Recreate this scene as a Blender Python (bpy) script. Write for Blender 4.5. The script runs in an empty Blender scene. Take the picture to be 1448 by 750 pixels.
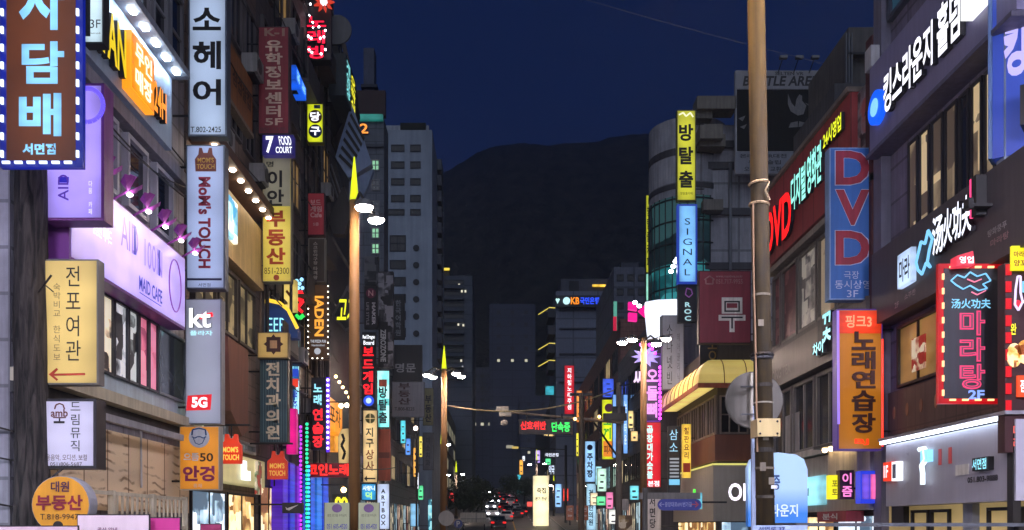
import bpy, math, random
from mathutils import Vector, noise
random.seed(7)
C = bpy.context.scene.collection
SC = bpy.context.scene
# ------------------------------------------------------------------ camera, sky, light, exposure
F, VX, VY, H = 1300.0, 705.0, 742.0, 1.6      # focal length in photo pixels, vanishing point, eye height
cd = bpy.data.cameras.new('camera'); cam = bpy.data.objects.new('camera', cd); C.objects.link(cam)
cam.location = (0, 0, H); cam.rotation_euler = (math.radians(90), 0, 0)
cd.sensor_width = 36; cd.lens = 36 * F / 1448
cd.shift_x = (724 - VX) / 1448; cd.shift_y = (VY - 375) / 1448
cd.clip_start = .1; cd.clip_end = 6000
SC.camera = cam
w = bpy.data.worlds.new('World'); SC.world = w; w.use_nodes = True
nt = w.node_tree; bg = nt.nodes['Background']
sky = nt.nodes.new('ShaderNodeTexSky'); sky.sky_type = 'NISHITA'; sky.sun_disc = False
sky.sun_elevation = math.radians(-0.8); sky.sun_rotation = math.radians(180)   # the sun has set behind the camera
sky.air_density = 1.0; sky.dust_density = .3; sky.ozone_density = 5.0
stc = nt.nodes.new('ShaderNodeTexCoord'); sn = nt.nodes.new('ShaderNodeTexNoise'); sn.inputs['Scale'].default_value = 2.2; sn.inputs['Detail'].default_value = 6; nt.links.new(stc.outputs['Generated'], sn.inputs['Vector'])
smr = nt.nodes.new('ShaderNodeMapRange'); smr.inputs[1].default_value = .3; smr.inputs[2].default_value = .7; smr.inputs[3].default_value = .82; smr.inputs[4].default_value = 1.18; nt.links.new(sn.outputs[0], smr.inputs[0])
smx = nt.nodes.new('ShaderNodeVectorMath'); smx.operation = 'SCALE'; nt.links.new(sky.outputs[0], smx.inputs[0]); nt.links.new(smr.outputs[0], smx.inputs['Scale']); nt.links.new(smx.outputs[0], bg.inputs[0])   # thin uneven cloud
bg.inputs[1].default_value = .145
sl = bpy.data.lights.new('twilight_glow', 'SUN'); sl.energy = .75; sl.angle = math.radians(70); sl.color = (.80, .86, 1.0)
so = bpy.data.objects.new('twilight_glow', sl); C.objects.link(so)
so.rotation_euler = (math.radians(50), 0, math.radians(-8))
SC.view_settings.view_transform = 'Standard'; SC.view_settings.look = 'None'
SC.view_settings.exposure = 0.25; SC.view_settings.gamma = 1
SC.cycles.max_bounces = 5; SC.cycles.diffuse_bounces = 3; SC.cycles.glossy_bounces = 3
SC.cycles.sample_clamp_indirect = 4; SC.cycles.use_denoising = True

def X(px, d): return (px - VX) * d / F
def Z(py, d): return H + (VY - py) * d / F
def road_z(d):
    if d < 70: return 0.0
    if d < 110: return (d - 70) ** 2 * .055 / 80
    return .055 * (d - 90)
# ------------------------------------------------------------------ materials
MC = {}
def lin(c): return tuple((v / 255 / 12.92 if v <= 10 else ((v / 255 + .055) / 1.055) ** 2.4) for v in c)
def coords(nt):
    tc = nt.nodes.new('ShaderNodeTexCoord'); sp = nt.nodes.new('ShaderNodeSeparateXYZ'); cb = nt.nodes.new('ShaderNodeCombineXYZ')
    nt.links.new(tc.outputs['Object'], sp.inputs[0])
    ad = nt.nodes.new('ShaderNodeMath'); nt.links.new(sp.outputs[0], ad.inputs[0]); nt.links.new(sp.outputs[1], ad.inputs[1])
    nt.links.new(ad.outputs[0], cb.inputs[0]); nt.links.new(sp.outputs[2], cb.inputs[1])
    return tc.outputs['Object'], cb.outputs[0]
def pm(col, rough=.6, var=.35, scale=1.3, metal=0, tile=None, bump=.15, spec=.5, srgb=True):
    """painted / stone / metal surface: broad mottling, fine grain, vertical rain streaks, optional joints (tile = w, h in metres)"""
    key = ('p', col, rough, var, scale, metal, tile, bump)
    if key in MC: return MC[key]
    m = bpy.data.materials.new('surface'); m.use_nodes = True; nt = m.node_tree; N = nt.nodes; L = nt.links
    b = N['Principled BSDF']; c = lin(col)
    ob, uv = coords(nt)
    n1 = N.new('ShaderNodeTexNoise'); n1.inputs['Scale'].default_value = scale; n1.inputs['Detail'].default_value = 7; n1.inputs['Roughness'].default_value = .65
    L.new(ob, n1.inputs['Vector'])
    mp = N.new('ShaderNodeMapping'); mp.inputs['Scale'].default_value = (3.2, 3.2, .22); L.new(ob, mp.inputs[0])
    n2 = N.new('ShaderNodeTexNoise'); n2.inputs['Scale'].default_value = scale * 1.8; n2.inputs['Detail'].default_value = 4; L.new(mp.outputs[0], n2.inputs['Vector'])
    mu = N.new('ShaderNodeMath'); mu.operation = 'MULTIPLY'; L.new(n1.outputs[0], mu.inputs[0]); L.new(n2.outputs[0], mu.inputs[1])
    rp = N.new('ShaderNodeMapRange'); rp.inputs[1].default_value = .12; rp.inputs[2].default_value = .42
    rp.inputs[3].default_value = 1 - var; rp.inputs[4].default_value = 1 + var * .45; L.new(mu.outputs[0], rp.inputs[0])
    mx = N.new('ShaderNodeVectorMath'); mx.operation = 'SCALE'; mx.inputs[0].default_value = c; L.new(rp.outputs[0], mx.inputs['Scale'])
    out = mx.outputs[0]
    if tile:
        br = N.new('ShaderNodeTexBrick'); br.offset = 0 if len(tile) > 2 else .5
        br.inputs['Scale'].default_value = 1; br.inputs['Brick Width'].default_value = tile[0]; br.inputs['Row Height'].default_value = tile[1]
        br.inputs['Mortar Size'].default_value = min(tile[:2]) * .035 + .004
        br.inputs['Color1'].default_value = (1, 1, 1, 1); br.inputs['Color2'].default_value = (.84, .84, .84, 1); br.inputs['Mortar'].default_value = (.5, .5, .5, 1)
        L.new(uv, br.inputs['Vector'])
        m2 = N.new('ShaderNodeVectorMath'); m2.operation = 'MULTIPLY'; L.new(out, m2.inputs[0]); L.new(br.outputs[0], m2.inputs[1]); out = m2.outputs[0]
    L.new(out, b.inputs['Base Color'])
    b.inputs['Metallic'].default_value = metal
    rr = N.new('ShaderNodeMapRange'); rr.inputs[3].default_value = max(0, rough - .12); rr.inputs[4].default_value = min(1, rough + .15)
    L.new(n1.outputs[0], rr.inputs[0]); L.new(rr.outputs[0], b.inputs['Roughness'])
    if bump:
        bp = N.new('ShaderNodeBump'); bp.inputs['Strength'].default_value = bump; bp.inputs['Distance'].default_value = .03
        L.new(n1.outputs[0], bp.inputs['Height']); L.new(bp.outputs[0], b.inputs['Normal'])
    MC[key] = m; return m
def em(col, s=1.0, var=.0, scale=1.2, base=.25, stretch=(1, 1, 1), sample=True):
    """something that gives off light: lamp, neon tube, back-lit face, or a front with added glow; var = unevenness of the tubes behind the face"""
    if 1 < s < 4: s = 1 + (s - 1) * .22
    key = ('e', col, s, var, scale, base, stretch, sample)
    if key in MC: return MC[key]
    m = bpy.data.materials.new('lit'); m.use_nodes = True; nt = m.node_tree; N = nt.nodes; L = nt.links
    b = N['Principled BSDF']; c = lin(col)
    b.inputs['Base Color'].default_value = tuple(min(.8, v * base) for v in c) + (1,); b.inputs['Roughness'].default_value = .35
    b.inputs['Emission Color'].default_value = c + (1,); b.inputs['Emission Strength'].default_value = s
    if var:
        ob, uv = coords(nt)
        mp = N.new('ShaderNodeMapping'); mp.inputs['Scale'].default_value = stretch; L.new(ob, mp.inputs[0])
        n1 = N.new('ShaderNodeTexNoise'); n1.inputs['Scale'].default_value = scale; n1.inputs['Detail'].default_value = 3; L.new(mp.outputs[0], n1.inputs['Vector'])
        r = N.new('ShaderNodeMapRange'); r.inputs[1].default_value = .3; r.inputs[2].default_value = .7
        r.inputs[3].default_value = s * (1 - var); r.inputs[4].default_value = s * (1 + var * .6); L.new(n1.outputs[0], r.inputs[0])
        tg = N.new('ShaderNodeTexCoord'); sg = N.new('ShaderNodeSeparateXYZ'); L.new(tg.outputs['Generated'], sg.inputs[0])
        def mth(op, a, c):
            q = N.new('ShaderNodeMath'); q.operation = op
            for i_, v_ in ((0, a), (1, c)):
                if isinstance(v_, (int, float)): q.inputs[i_].default_value = v_
                else: L.new(v_, q.inputs[i_])
            return q.outputs[0]
        fx = mth('POWER', mth('ABSOLUTE', mth('SUBTRACT', mth('MULTIPLY', sg.outputs[0], 2), 1), 0), 2.5); fz = mth('POWER', mth('ABSOLUTE', mth('SUBTRACT', mth('MULTIPLY', sg.outputs[2], 2), 1), 0), 4)
        tb = mth('MULTIPLY', mth('SINE', mth('MULTIPLY', sg.outputs[2], 19), 0), .07)
        fall = mth('ADD', mth('SUBTRACT', mth('SUBTRACT', 1.22, mth('MULTIPLY', fx, .46)), mth('MULTIPLY', fz, .28)), tb)
        L.new(mth('MULTIPLY', r.outputs[0], fall), b.inputs['Emission Strength'])
    if not sample: m.cycles.emission_sampling = 'NONE'
    MC[key] = m; return m
def poster(c1, c2, c3, scale=2.0, s=.0, sharp=.06):
    """printed picture: a few blotchy colours; s > 0 when lit from behind"""
    key = ('o', c1, c2, c3, scale, s)
    if key in MC: return MC[key]
    m = bpy.data.materials.new('print'); m.use_nodes = True; nt = m.node_tree; N = nt.nodes; L = nt.links; b = N['Principled BSDF']
    ob, uv = coords(nt)
    n1 = N.new('ShaderNodeTexNoise'); n1.inputs['Scale'].default_value = scale; n1.inputs['Detail'].default_value = 6; n1.inputs['Distortion'].default_value = .3; L.new(ob, n1.inputs['Vector'])
    vo = N.new('ShaderNodeTexVoronoi'); vo.distance = 'CHEBYCHEV'; vo.inputs['Scale'].default_value = scale * 1.1; vo.inputs['Randomness'].default_value = .7; L.new(ob, vo.inputs['Vector']); sv = N.new('ShaderNodeSeparateXYZ'); L.new(vo.outputs['Color'], sv.inputs[0])
    mv = N.new('ShaderNodeMix'); mv.inputs[0].default_value = .42; L.new(n1.outputs[0], mv.inputs[2]); L.new(sv.outputs[0], mv.inputs[3])
    cr = N.new('ShaderNodeValToRGB'); e = cr.color_ramp.elements
    e[0].position = .40; e[0].color = lin(c1) + (1,); e[1].position = .46 + sharp; e[1].color = lin(c2) + (1,)
    x = e.new(.60); x.color = lin(c3) + (1,); L.new(mv.outputs[0], cr.inputs[0])
    L.new(cr.outputs[0], b.inputs['Base Color']); b.inputs['Roughness'].default_value = .4
    if s: L.new(cr.outputs[0], b.inputs['Emission Color']); b.inputs['Emission Strength'].default_value = s
    MC[key] = m; return m
def glassm(col=(20, 24, 30), rough=.08):
    key = ('g', col, rough)
    if key in MC: return MC[key]
    m = bpy.data.materials.new('window_glass'); m.use_nodes = True; nt = m.node_tree; N = nt.nodes; L = nt.links; b = N['Principled BSDF']
    ob, uv = coords(nt)
    n1 = N.new('ShaderNodeTexNoise'); n1.inputs['Scale'].default_value = .7; n1.inputs['Detail'].default_value = 5; L.new(ob, n1.inputs['Vector'])
    cr = N.new('ShaderNodeValToRGB'); e = cr.color_ramp.elements; c = lin(col)
    e[0].position = .35; e[0].color = tuple(v * .5 for v in c) + (1,); e[1].position = .65; e[1].color = tuple(v * 1.7 for v in c) + (1,)
    L.new(n1.outputs[0], cr.inputs[0]); L.new(cr.outputs[0], b.inputs['Base Color']); b.inputs['Roughness'].default_value = rough; b.inputs['Specular IOR Level'].default_value = .8
    bp = N.new('ShaderNodeBump'); bp.inputs['Strength'].default_value = .06; L.new(n1.outputs[0], bp.inputs['Height']); L.new(bp.outputs[0], b.inputs['Normal'])
    MC[key] = m; return m
LSIDE = pm((34, 32, 40), .5); BLACK = pm((22, 22, 24), .5); STEEL = pm((95, 97, 102), .4, metal=.6); DKST = pm((45, 45, 48), .5, metal=.4); WHITEP = pm((205, 205, 205), .5)
GLASS = glassm(); GREYW = pm((120, 120, 124), .7)
# ------------------------------------------------------------------ geometry helpers
class MB:
    def __init__(s): s.v = []; s.f = []
    def box(s, x0, x1, y0, y1, z0, z1):
        n = len(s.v); s.v += [(x, y, z) for x in (x0, x1) for y in (y0, y1) for z in (z0, z1)]
        s.f += [tuple(n + i for i in q) for q in ((0, 1, 3, 2), (4, 6, 7, 5), (0, 4, 5, 1), (2, 3, 7, 6), (0, 2, 6, 4), (1, 5, 7, 3))]; return s
    def tube(s, p, q, r, r2=None, n=10, cap=True):
        p = Vector(p); q = Vector(q); r2 = r if r2 is None else r2; a = (q - p).normalized()
        t = Vector((0, 0, 1)) if abs(a.z) < .9 else Vector((1, 0, 0)); u = a.cross(t).normalized(); w_ = a.cross(u); k = len(s.v)
        for c, rr in ((p, r), (q, r2)):
            for i in range(n):
                g = i * 2 * math.pi / n; s.v.append(tuple(c + u * rr * math.cos(g) + w_ * rr * math.sin(g)))
        for i in range(n): s.f.append((k + i, k + (i + 1) % n, k + n + (i + 1) % n, k + n + i))
        if cap: s.f.append(tuple(k + i for i in range(n - 1, -1, -1))); s.f.append(tuple(k + n + i for i in range(n)))
        return s
    def path(s, pts, r, n=6):
        for a, b in zip(pts, pts[1:]):
            if (Vector(a) - Vector(b)).length > 1e-5: s.tube(a, b, r, n=n)
        return s
    def ball(s, c, rx, ry=None, rz=None, n=10, m=6):
        ry = ry or rx; rz = rz or rx; k = len(s.v)
        for j in range(m + 1):
            t = math.pi * j / m
            for i in range(n):
                g = 2 * math.pi * i / n; s.v.append((c[0] + rx * math.sin(t) * math.cos(g), c[1] + ry * math.sin(t) * math.sin(g), c[2] - rz * math.cos(t)))
        for j in range(m):
            for i in range(n): s.f.append((k + j * n + i, k + j * n + (i + 1) % n, k + (j + 1) * n + (i + 1) % n, k + (j + 1) * n + i))
        return s
    def prism(s, pts, y0, y1):                       # outline in x,z pushed from y0 to y1
        n = len(pts); k = len(s.v)
        s.v += [(x, y0, z) for x, z in pts] + [(x, y1, z) for x, z in pts]
        s.f.append(tuple(range(k, k + n))); s.f.append(tuple(range(k + 2 * n - 1, k + n - 1, -1)))
        for i in range(n): s.f.append((k + i, k + n + i, k + n + (i + 1) % n, k + (i + 1) % n))
        return s
    def disc(s, cx, cz, r, y0, y1, n=28, sx=1): return s.prism([(cx + sx * r * math.cos(i * 2 * math.pi / n), cz + r * math.sin(i * 2 * math.pi / n)) for i in range(n)], y0, y1)
    def build(s, name, mat, parent=None, smooth=False):
        me = bpy.data.meshes.new(name); me.from_pydata(s.v, [], s.f)
        import bmesh
        b = bmesh.new(); b.from_mesh(me); bmesh.ops.recalc_face_normals(b, faces=b.faces); b.to_mesh(me); b.free()
        if smooth:
            for p in me.polygons: p.use_smooth = True
        me.materials.append(mat); o = bpy.data.objects.new(name, me); C.objects.link(o)
        if parent: o.parent = parent.e if isinstance(parent, T) else parent
        return o
GC = {}
def glyph(t, bold=.02, ext=0):
    k = (t, bold, ext)
    if k not in GC:
        c = bpy.data.curves.new('g', 'FONT'); c.body = t; c.size = 1; c.offset = bold; c.resolution_u = 3; c.extrude = ext
        o = bpy.data.objects.new('g', c); me = bpy.data.meshes.new_from_object(o)
        v = [tuple(x.co) for x in me.vertices]; f = [tuple(p.vertices) for p in me.polygons]
        bpy.data.objects.remove(o); bpy.data.curves.remove(c); bpy.data.meshes.remove(me)
        GC[k] = (v, f)
    return GC[k]
def tag(o, label, cat, group=None, kind=None):
    if label: o['label'] = label
    if cat: o['category'] = cat
    if group: o['group'] = group
    if kind: o['kind'] = kind
    return o
class T:
    """a thing: an Empty with parts. mode 'b' faces the camera (street-perpendicular), 'L'/'R' lies in the left/right street front"""
    def __init__(s, name, label, cat, mode='b', d=None, W=None, org=None, group=None, d1=None, rot=None):
        s.e = bpy.data.objects.new(name, None); C.objects.link(s.e); s.e.empty_display_size = .2; tag(s.e, label, cat, group)
        s.mode = mode; s.d = d; s.W = W; s.d1 = d1
        if mode == 'L': s.o = (-W, d, org[2] if org else 0); s.e.rotation_euler.z = math.pi / 2
        elif mode == 'R': s.o = (W, d1, org[2] if org else 0); s.e.rotation_euler.z = -math.pi / 2
        else: s.o = org if org else (0, d, 0); s.e.rotation_euler.z = rot or 0
        s.e.location = s.o
    def P(s, px, py):
        if s.mode == 'b': return X(px, s.d) - s.o[0], Z(py, s.d) - s.o[2]
        dd = s.W * F / abs(px - VX); u = dd - s.d if s.mode == 'L' else s.d1 - dd
        return u, Z(py, dd) - s.o[2]
    def R(s, x0, y0, x1, y1):
        a, b = s.P(x0, y0); c, d = s.P(x1, y1); return min(a, c), max(a, c), min(b, d), max(b, d)
    def box(s, part, r, y0, y1, mat, parent=None, label=None):
        o = MB().box(r[0], r[1], y0, y1, r[2], r[3]).build(part, mat, parent or s)
        if label: o['label'] = label
        return o
    def pbox(s, part, x0, y0, x1, y1, a, b, mat, parent=None): return s.box(part, s.R(x0, y0, x1, y1), a, b, mat, parent)
    def text(s, st, x0, y0, x1, y1, mat, how='h', bold=.02, y=-.03, dep=0, part='lettering', parent=None, r=None, slant=0):
        if dep and part == 'lettering':
            bold = min(bold, .03)
            s.text(st, x0, y0, x1, y1, LSIDE, how, bold, y, dep, 'letter_body', parent, r, slant)
            return s.text(st, x0, y0, x1, y1, mat, how, bold - .004, y - dep - .004, 0, part, parent, r, slant)
        r = r or s.R(x0, y0, x1, y1); m = MB(); w_, h_ = r[1] - r[0], r[3] - r[2]; ext = .05 if dep else 0
        def put(g, fx, fz):
            k = len(m.v)
            for vx, vy, vz in g[0]: m.v.append((fx(vx, vy), y - (dep * (vz + ext) / (2 * ext) if dep else 0), fz(vx, vy)))
            m.f += [tuple(k + i for i in q) for q in g[1]]
        if how == 'v':
            n = len(st); ch = h_ / n
            for i, c in enumerate(st):
                if c == ' ': continue
                g = glyph(c, bold, ext); t = r[3] - (i + 1) * ch
                xs = [v[0] for v in g[0]]; cx = .5 if ord(c) > 0x2000 else (min(xs) + max(xs)) / 2
                put(g, lambda a, b: (r[0] + r[1]) / 2 + (a - cx) * w_, lambda a, b: t + ch * .06 + (b + .1) / .98 * ch * .9)
        else:
            g = glyph(st, bold, ext); xs = [v[0] for v in g[0]]; ys = [v[1] for v in g[0]]
            a0, a1, b0, b1 = min(xs), max(xs), min(ys), max(ys); b1 = max(b1, b0 + .3)
            if how == 'h': put(g, lambda a, b: r[0] + (a - a0) / (a1 - a0) * w_ + slant * (b - b0) / (b1 - b0), lambda a, b: r[2] + (b - b0) / (b1 - b0) * h_)
            elif how == 'l': put(g, lambda a, b: r[0] + (1 - (b - b0) / (b1 - b0)) * w_, lambda a, b: r[2] + (a - a0) / (a1 - a0) * h_)
            else: put(g, lambda a, b: r[0] + (b - b0) / (b1 - b0) * w_, lambda a, b: r[3] - (a - a0) / (a1 - a0) * h_)
        return m.build(part, mat, parent or s)
    def win(s, r, mat=None, nx=1, ny=1, fmat=None, fw=.07, prou=.07, sill=False, yo=0):
        """window part: frame with bars, its pane a sub-part"""
        fmat = fmat or DKST; m = MB(); x0, x1, z0, z1 = r
        m.box(x0, x1, yo - prou, yo, z0, z0 + fw).box(x0, x1, yo - prou, yo, z1 - fw, z1).box(x0, x0 + fw, yo - prou, yo, z0 + fw, z1 - fw).box(x1 - fw, x1, yo - prou, yo, z0 + fw, z1 - fw)
        for i in range(1, nx): c = x0 + (x1 - x0) * i / nx; m.box(c - fw * .4, c + fw * .4, yo - prou * .8, yo, z0 + fw, z1 - fw)
        for i in range(1, ny): c = z0 + (z1 - z0) * i / ny; m.box(x0 + fw, x1 - fw, yo - prou * .7, yo, c - fw * .35, c + fw * .35)
        o = m.build('window', fmat, s)
        MB().box(x0 + fw * .5, x1 - fw * .5, yo - prou * .35, yo, z0 + fw * .5, z1 - fw * .5).build('pane', mat or GLASS, o)
        if sill: MB().box(x0 - .05, x1 + .05, yo - prou - .08, yo, z0 - .06, z0).build('sill', fmat, o)
        return o
    def dots(s, pts, r, mat, part='light_string', y=-.06):
        pr = None
        for px, py in pts:
            a, b = s.P(px, py)
            if pr is None: o = pr = MB().ball((0, 0, 0), r, n=8, m=5).build('bulb', mat, s)
            else: o = pr.copy(); C.objects.link(o)
            o.location = (a, y, b)
    def line(s, pts, r, mat, part='neon_tube', y=-.05, parent=None):
        return MB().path([(s.P(a, b)[0], y, s.P(a, b)[1]) for a, b in pts], r).build(part, mat, parent or s)
    def poly(s, pts, y0, y1, mat, part='emblem', parent=None):
        return MB().prism([s.P(a, b) for a, b in pts], y0, y1).build(part, mat, parent or s)
    def disc(s, px, py, rp, y0, y1, mat, part='emblem', sx=1, parent=None, n=28):
        a, b = s.P(px, py); return MB().disc(a, b, rp * (s.d or 1) / F, y0, y1, n, sx).build(part, mat, parent or s)
WL, WR = 8.0, 10.0
def dL(px, W=WL): return W * F / (VX - px)
def dR(px, W=WR): return W * F / (px - VX)
def blade(label, x0, y0, x1, y1, face, edge=None, d=None, side=None, th=.32, name='blade_sign', group=None, margin=.035, arms=2, cat='sign', face_part='face_panel'):
    """sign box standing out from a street front, its face towards the camera"""
    side = side or ('L' if x0 < 640 else 'R')
    if d is None: d = dL(x0) if side == 'L' else dR(x1)
    d = min(d, 8.5 * F / (VX - x0)) if side == 'L' else min(d, 10.3 * F / (x1 - VX))      # never inside the street front
    cx = (x0 + x1) / 2
    t = T(name, label, cat, 'b', d=d, org=(X(cx, d), d, Z(y1, d)), group=group)
    r = t.R(x0, y0, x1, y1); mg = margin
    m = MB().box(r[0], r[1], .0, th, r[2], r[3])
    m.build('cabinet', edge or BLACK, t)
    MB().box(r[0] + mg, r[1] - mg, -.015, -.001, r[2] + mg, r[3] - mg).build(face_part, face, t)
    sx = r[0] if side == 'L' else r[1]; dx = -1 if side == 'L' else 1
    reach = max(.45, ((WL + .35) - abs(X(x0, d))) if side == 'L' else ((WR + .35) - X(x1, d)))
    reach = min(reach, 2.5)
    for k in range(arms):
        z = r[2] + (r[3] - r[2]) * (.14 + .72 * k / max(1, arms - 1))
        MB().tube((sx, th / 2, z), (sx + dx * reach, th / 2, z), .03, n=6).build('bracket', DKST, t)
    return t
def building(name, label, side, d0, d1, W, top, mat, deep=14, base=-1.0, cat='building', cap=True):
    t = T(name, label, cat, side, d=d0, W=W, d1=d1, org=(0, 0, 0))
    MB().box(0, d1 - d0, 0, deep, base, top).build('wall', mat, t)
    return t
def frontage(name, label, x0, x1, d, top_px, mat, deep=20, cat='building'):
    """a block whose front looks down the street at the camera"""
    xa, xb = X(x0, d), X(x1, d)
    t = T(name, label, cat, 'b', d=d, org=((xa + xb) / 2, d, 0))
    r = t.R(x0, top_px, x1, 742); MB().box(r[0], r[1], 0, deep, -1.5, r[3]).build('wall', mat, t); return t

# ================================================================== SETTING
DS = [-40, -10, 0, 20, 40, 60, 70, 78, 86, 94, 102, 110, 150, 200, 260, 330, 400, 500]
def strip(name, x0, x1, dz, mat, label=None, cat=None):
    m = MB()
    for d in DS: m.v += [(x0, d, road_z(d) + dz), (x1, d, road_z(d) + dz)]
    for i in range(len(DS) - 1): m.f.append((2 * i, 2 * i + 1, 2 * i + 3, 2 * i + 2))
    o = m.build(name, mat); tag(o, None, None, kind='structure'); return o
g = MB()
GX = [-3000, -400, -60, -20, 0, 20, 60, 400, 3000]; GD = [-200] + DS + [900, 4000]
def gz(d): return road_z(min(d, 500)) - .02
for d in GD: g.v += [(x, d, gz(d)) for x in GX]
for j in range(len(GD) - 1):
    for i in range(len(GX) - 1): n = j * len(GX) + i; g.f.append((n, n + 1, n + 1 + len(GX), n + len(GX)))
tag(g.build('ground', pm((70, 70, 70), .85)), None, None, kind='structure')
strip('road', -4.4, 7.6, .0, pm((62, 62, 64), .55, scale=.8))
for nm, a, b in (('pavement', -9.5, -4.55), ('pavement', 7.75, 11.5)):
    o = strip(nm, a, b, .14, pm((125, 118, 110), .8, tile=(.4, .2)))
for a, b in ((-4.55, -4.4), (7.6, 7.75)): strip('kerb', a, b, .15, pm((150, 148, 143), .8))
PAINT = pm((215, 212, 205), .7)
for xx, mt in ((-.55, PAINT), (4.5, PAINT)):
    m = MB(); d = 2.0
    while d < 330:
        n = len(m.v); m.v += [(xx, d, road_z(d) + .006), (xx + .12, d, road_z(d) + .006), (xx + .12, d + 3, road_z(d + 3) + .006), (xx, d + 3, road_z(d + 3) + .006)]; m.f.append((n, n + 1, n + 2, n + 3)); d += 8
    tag(m.build('lane_marking', mt), None, None, kind='structure')
strip('centre_line', 1.9, 2.05, .006, pm((210, 160, 40), .7))
# mountain behind the end of the street
def ridge(px):
    P_ = [(-200, 330), (300, 330), (480, 310), (560, 285), (605, 268), (625, 252), (650, 233), (675, 216), (700, 207), (740, 203), (775, 206), (800, 203), (835, 201), (860, 195), (890, 190), (920, 189), (985, 192), (1060, 205), (1150, 226), (1300, 262), (1700, 330)]
    for (a, b), (c, d) in zip(P_, P_[1:]):
        if px <= c: return b + (d - b) * (px - a) / (c - a)
    return 330
mm = MB(); NXX, NY = 220, 46; D0, D1 = 640, 1350
for j in range(NY + 1):
    t = j / NY; d = D0 + (D1 - D0) * t * 1.25
    for i in range(NXX + 1):
        px = -150 + 1800 * i / NXX; x = (px - VX) * D1 / F
        hz = Z(ridge(px), D1)
        tt = min(1, t * 1.25); k = tt * tt * (3 - 2 * tt) if t <= .8 else max(0, 1 - ((t - .8) / .2) ** 2 * .5)
        k = min(k, d / D1 * (.95 + .05 * tt)) if t <= .8 else k
        z = 18 + (hz - 18) * k
        z += (noise.fractal(Vector((x / 120, d / 120, 3)), 1, 2, 5) * 14 * k * (1 - k) * 2.2 + noise.fractal(Vector((x / 22, d / 22, 1)), 1, 2, 3) * 2.6 * k)
        mm.v.append((x, d, z))
for j in range(NY):
    for i in range(NXX): n = j * (NXX + 1) + i; mm.f.append((n, n + 1, n + 2 + NXX, n + 1 + NXX))
def forest():
    m = bpy.data.materials.new('forest'); m.use_nodes = True; nt = m.node_tree; N = nt.nodes; L = nt.links; b = N['Principled BSDF']
    tc = N.new('ShaderNodeTexCoord'); n1 = N.new('ShaderNodeTexNoise'); n1.inputs['Scale'].default_value = .06; n1.inputs['Detail'].default_value = 9; n1.inputs['Roughness'].default_value = .7
    L.new(tc.outputs['Object'], n1.inputs['Vector']); cr = N.new('ShaderNodeValToRGB'); e = cr.color_ramp.elements
    e[0].position = .33; e[0].color = (.009, .011, .012, 1); e[1].position = .68; e[1].color = (.052, .050, .050, 1)
    L.new(n1.outputs[0], cr.inputs[0]); L.new(cr.outputs[0], b.inputs['Base Color']); b.inputs['Roughness'].default_value = 1; b.inputs['Specular IOR Level'].default_value = 0
    bp = N.new('ShaderNodeBump'); bp.inputs['Distance'].default_value = 14; bp.inputs['Strength'].default_value = .9
    L.new(n1.outputs[0], bp.inputs['Height']); L.new(bp.outputs[0], b.inputs['Normal']); return m
tag(mm.build('mountain', forest(), smooth=True), 'dark wooded mountain closing the end of the street', None, kind='structure')

# ================================================================== LEFT SIDE BUILDINGS
WARM = em((255, 205, 130), 1.6, .3, 1.5); COOL = em((215, 232, 255), 1.6, .25, 1.5); LAMPW = em((255, 232, 205), 22); BULBW = em((255, 225, 170), 9)
def shopfront(b, u0, u1, mats, zt=2.9):
    n = max(1, int((u1 - u0) / 2.4)); s = (u1 - u0) / n
    for i in range(n): b.win((u0 + i * s + .08, u0 + (i + 1) * s - .08, .25, zt), mats[i % len(mats)], nx=2, ny=1, fmat=DKST)
SH1 = poster((120, 80, 40), (230, 190, 120), (255, 235, 190), 1.4, 1.1); SH2 = poster((70, 90, 110), (170, 200, 220), (235, 245, 255), 1.4, 1.1)
SHF = [poster((50, 50, 56), (130, 120, 100), (220, 205, 175), .9, .8), poster((40, 52, 60), (90, 120, 130), (190, 215, 225), .9, .8), poster((70, 40, 46), (140, 100, 90), (225, 190, 165), .9, .7)]
SH3 = poster((120, 40, 60), (220, 170, 160), (255, 230, 215), 1.6, 1.0)
# nearest left: recessed blue panelled wall
b = building('blue_panel_building', 'blue panelled wall at the far left edge behind the dark trunk', 'L', 10.5, 15.9, 9.3, 15, pm((42, 72, 150), .35, .3, tile=(3.2, 1.5, 0)))
shopfront(b, .2, 5.2, [SH1, SH2])
b.box('band', (0, 5.4, 6.2, 6.5), -.1, 0, pm((40, 42, 60), .5)); b.box('band', (0, 5.4, 4.0, 5.2), -.06, 0, pm((50, 52, 60), .5))
# building A
A = building('white_cafe_building', 'pale building with purple cafe sign and beige wooden lower front on the left', 'L', 15.9, 24.7, 8.45, 26, pm((150, 150, 160), .6, .4, tile=(1.2, .8, 0)))
WF = pm((175, 178, 190), .5, .2)
for (a, bb) in ((1.3, 2.5), (3.0, 4.2), (4.7, 5.9), (6.4, 7.6)): A.win((a, bb, 8.75, 10.4), glassm((26, 30, 44)), nx=1, ny=1, fmat=WF, fw=.1, prou=.16)
A.box('ledge', (0, 8.8, 10.45, 10.75), -.3, 0, pm((130, 130, 142), .6))
A.line([(124, 92), (246, 235)], .02, BLACK, 'cable', y=-.34)
for i in range(7):
    A.win((.6 + i * 1.15, 1.55 + i * 1.15, 13.3, 15.4), glassm((28, 28, 34)), nx=1, ny=2, fmat=pm((110, 110, 116), .6), fw=.09, prou=.12)
    A.win((.6 + i * 1.15, 1.55 + i * 1.15, 16.6, 18.8), glassm((28, 28, 34)), nx=1, ny=2, fmat=pm((110, 110, 116), .6), fw=.09, prou=.12)
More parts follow.
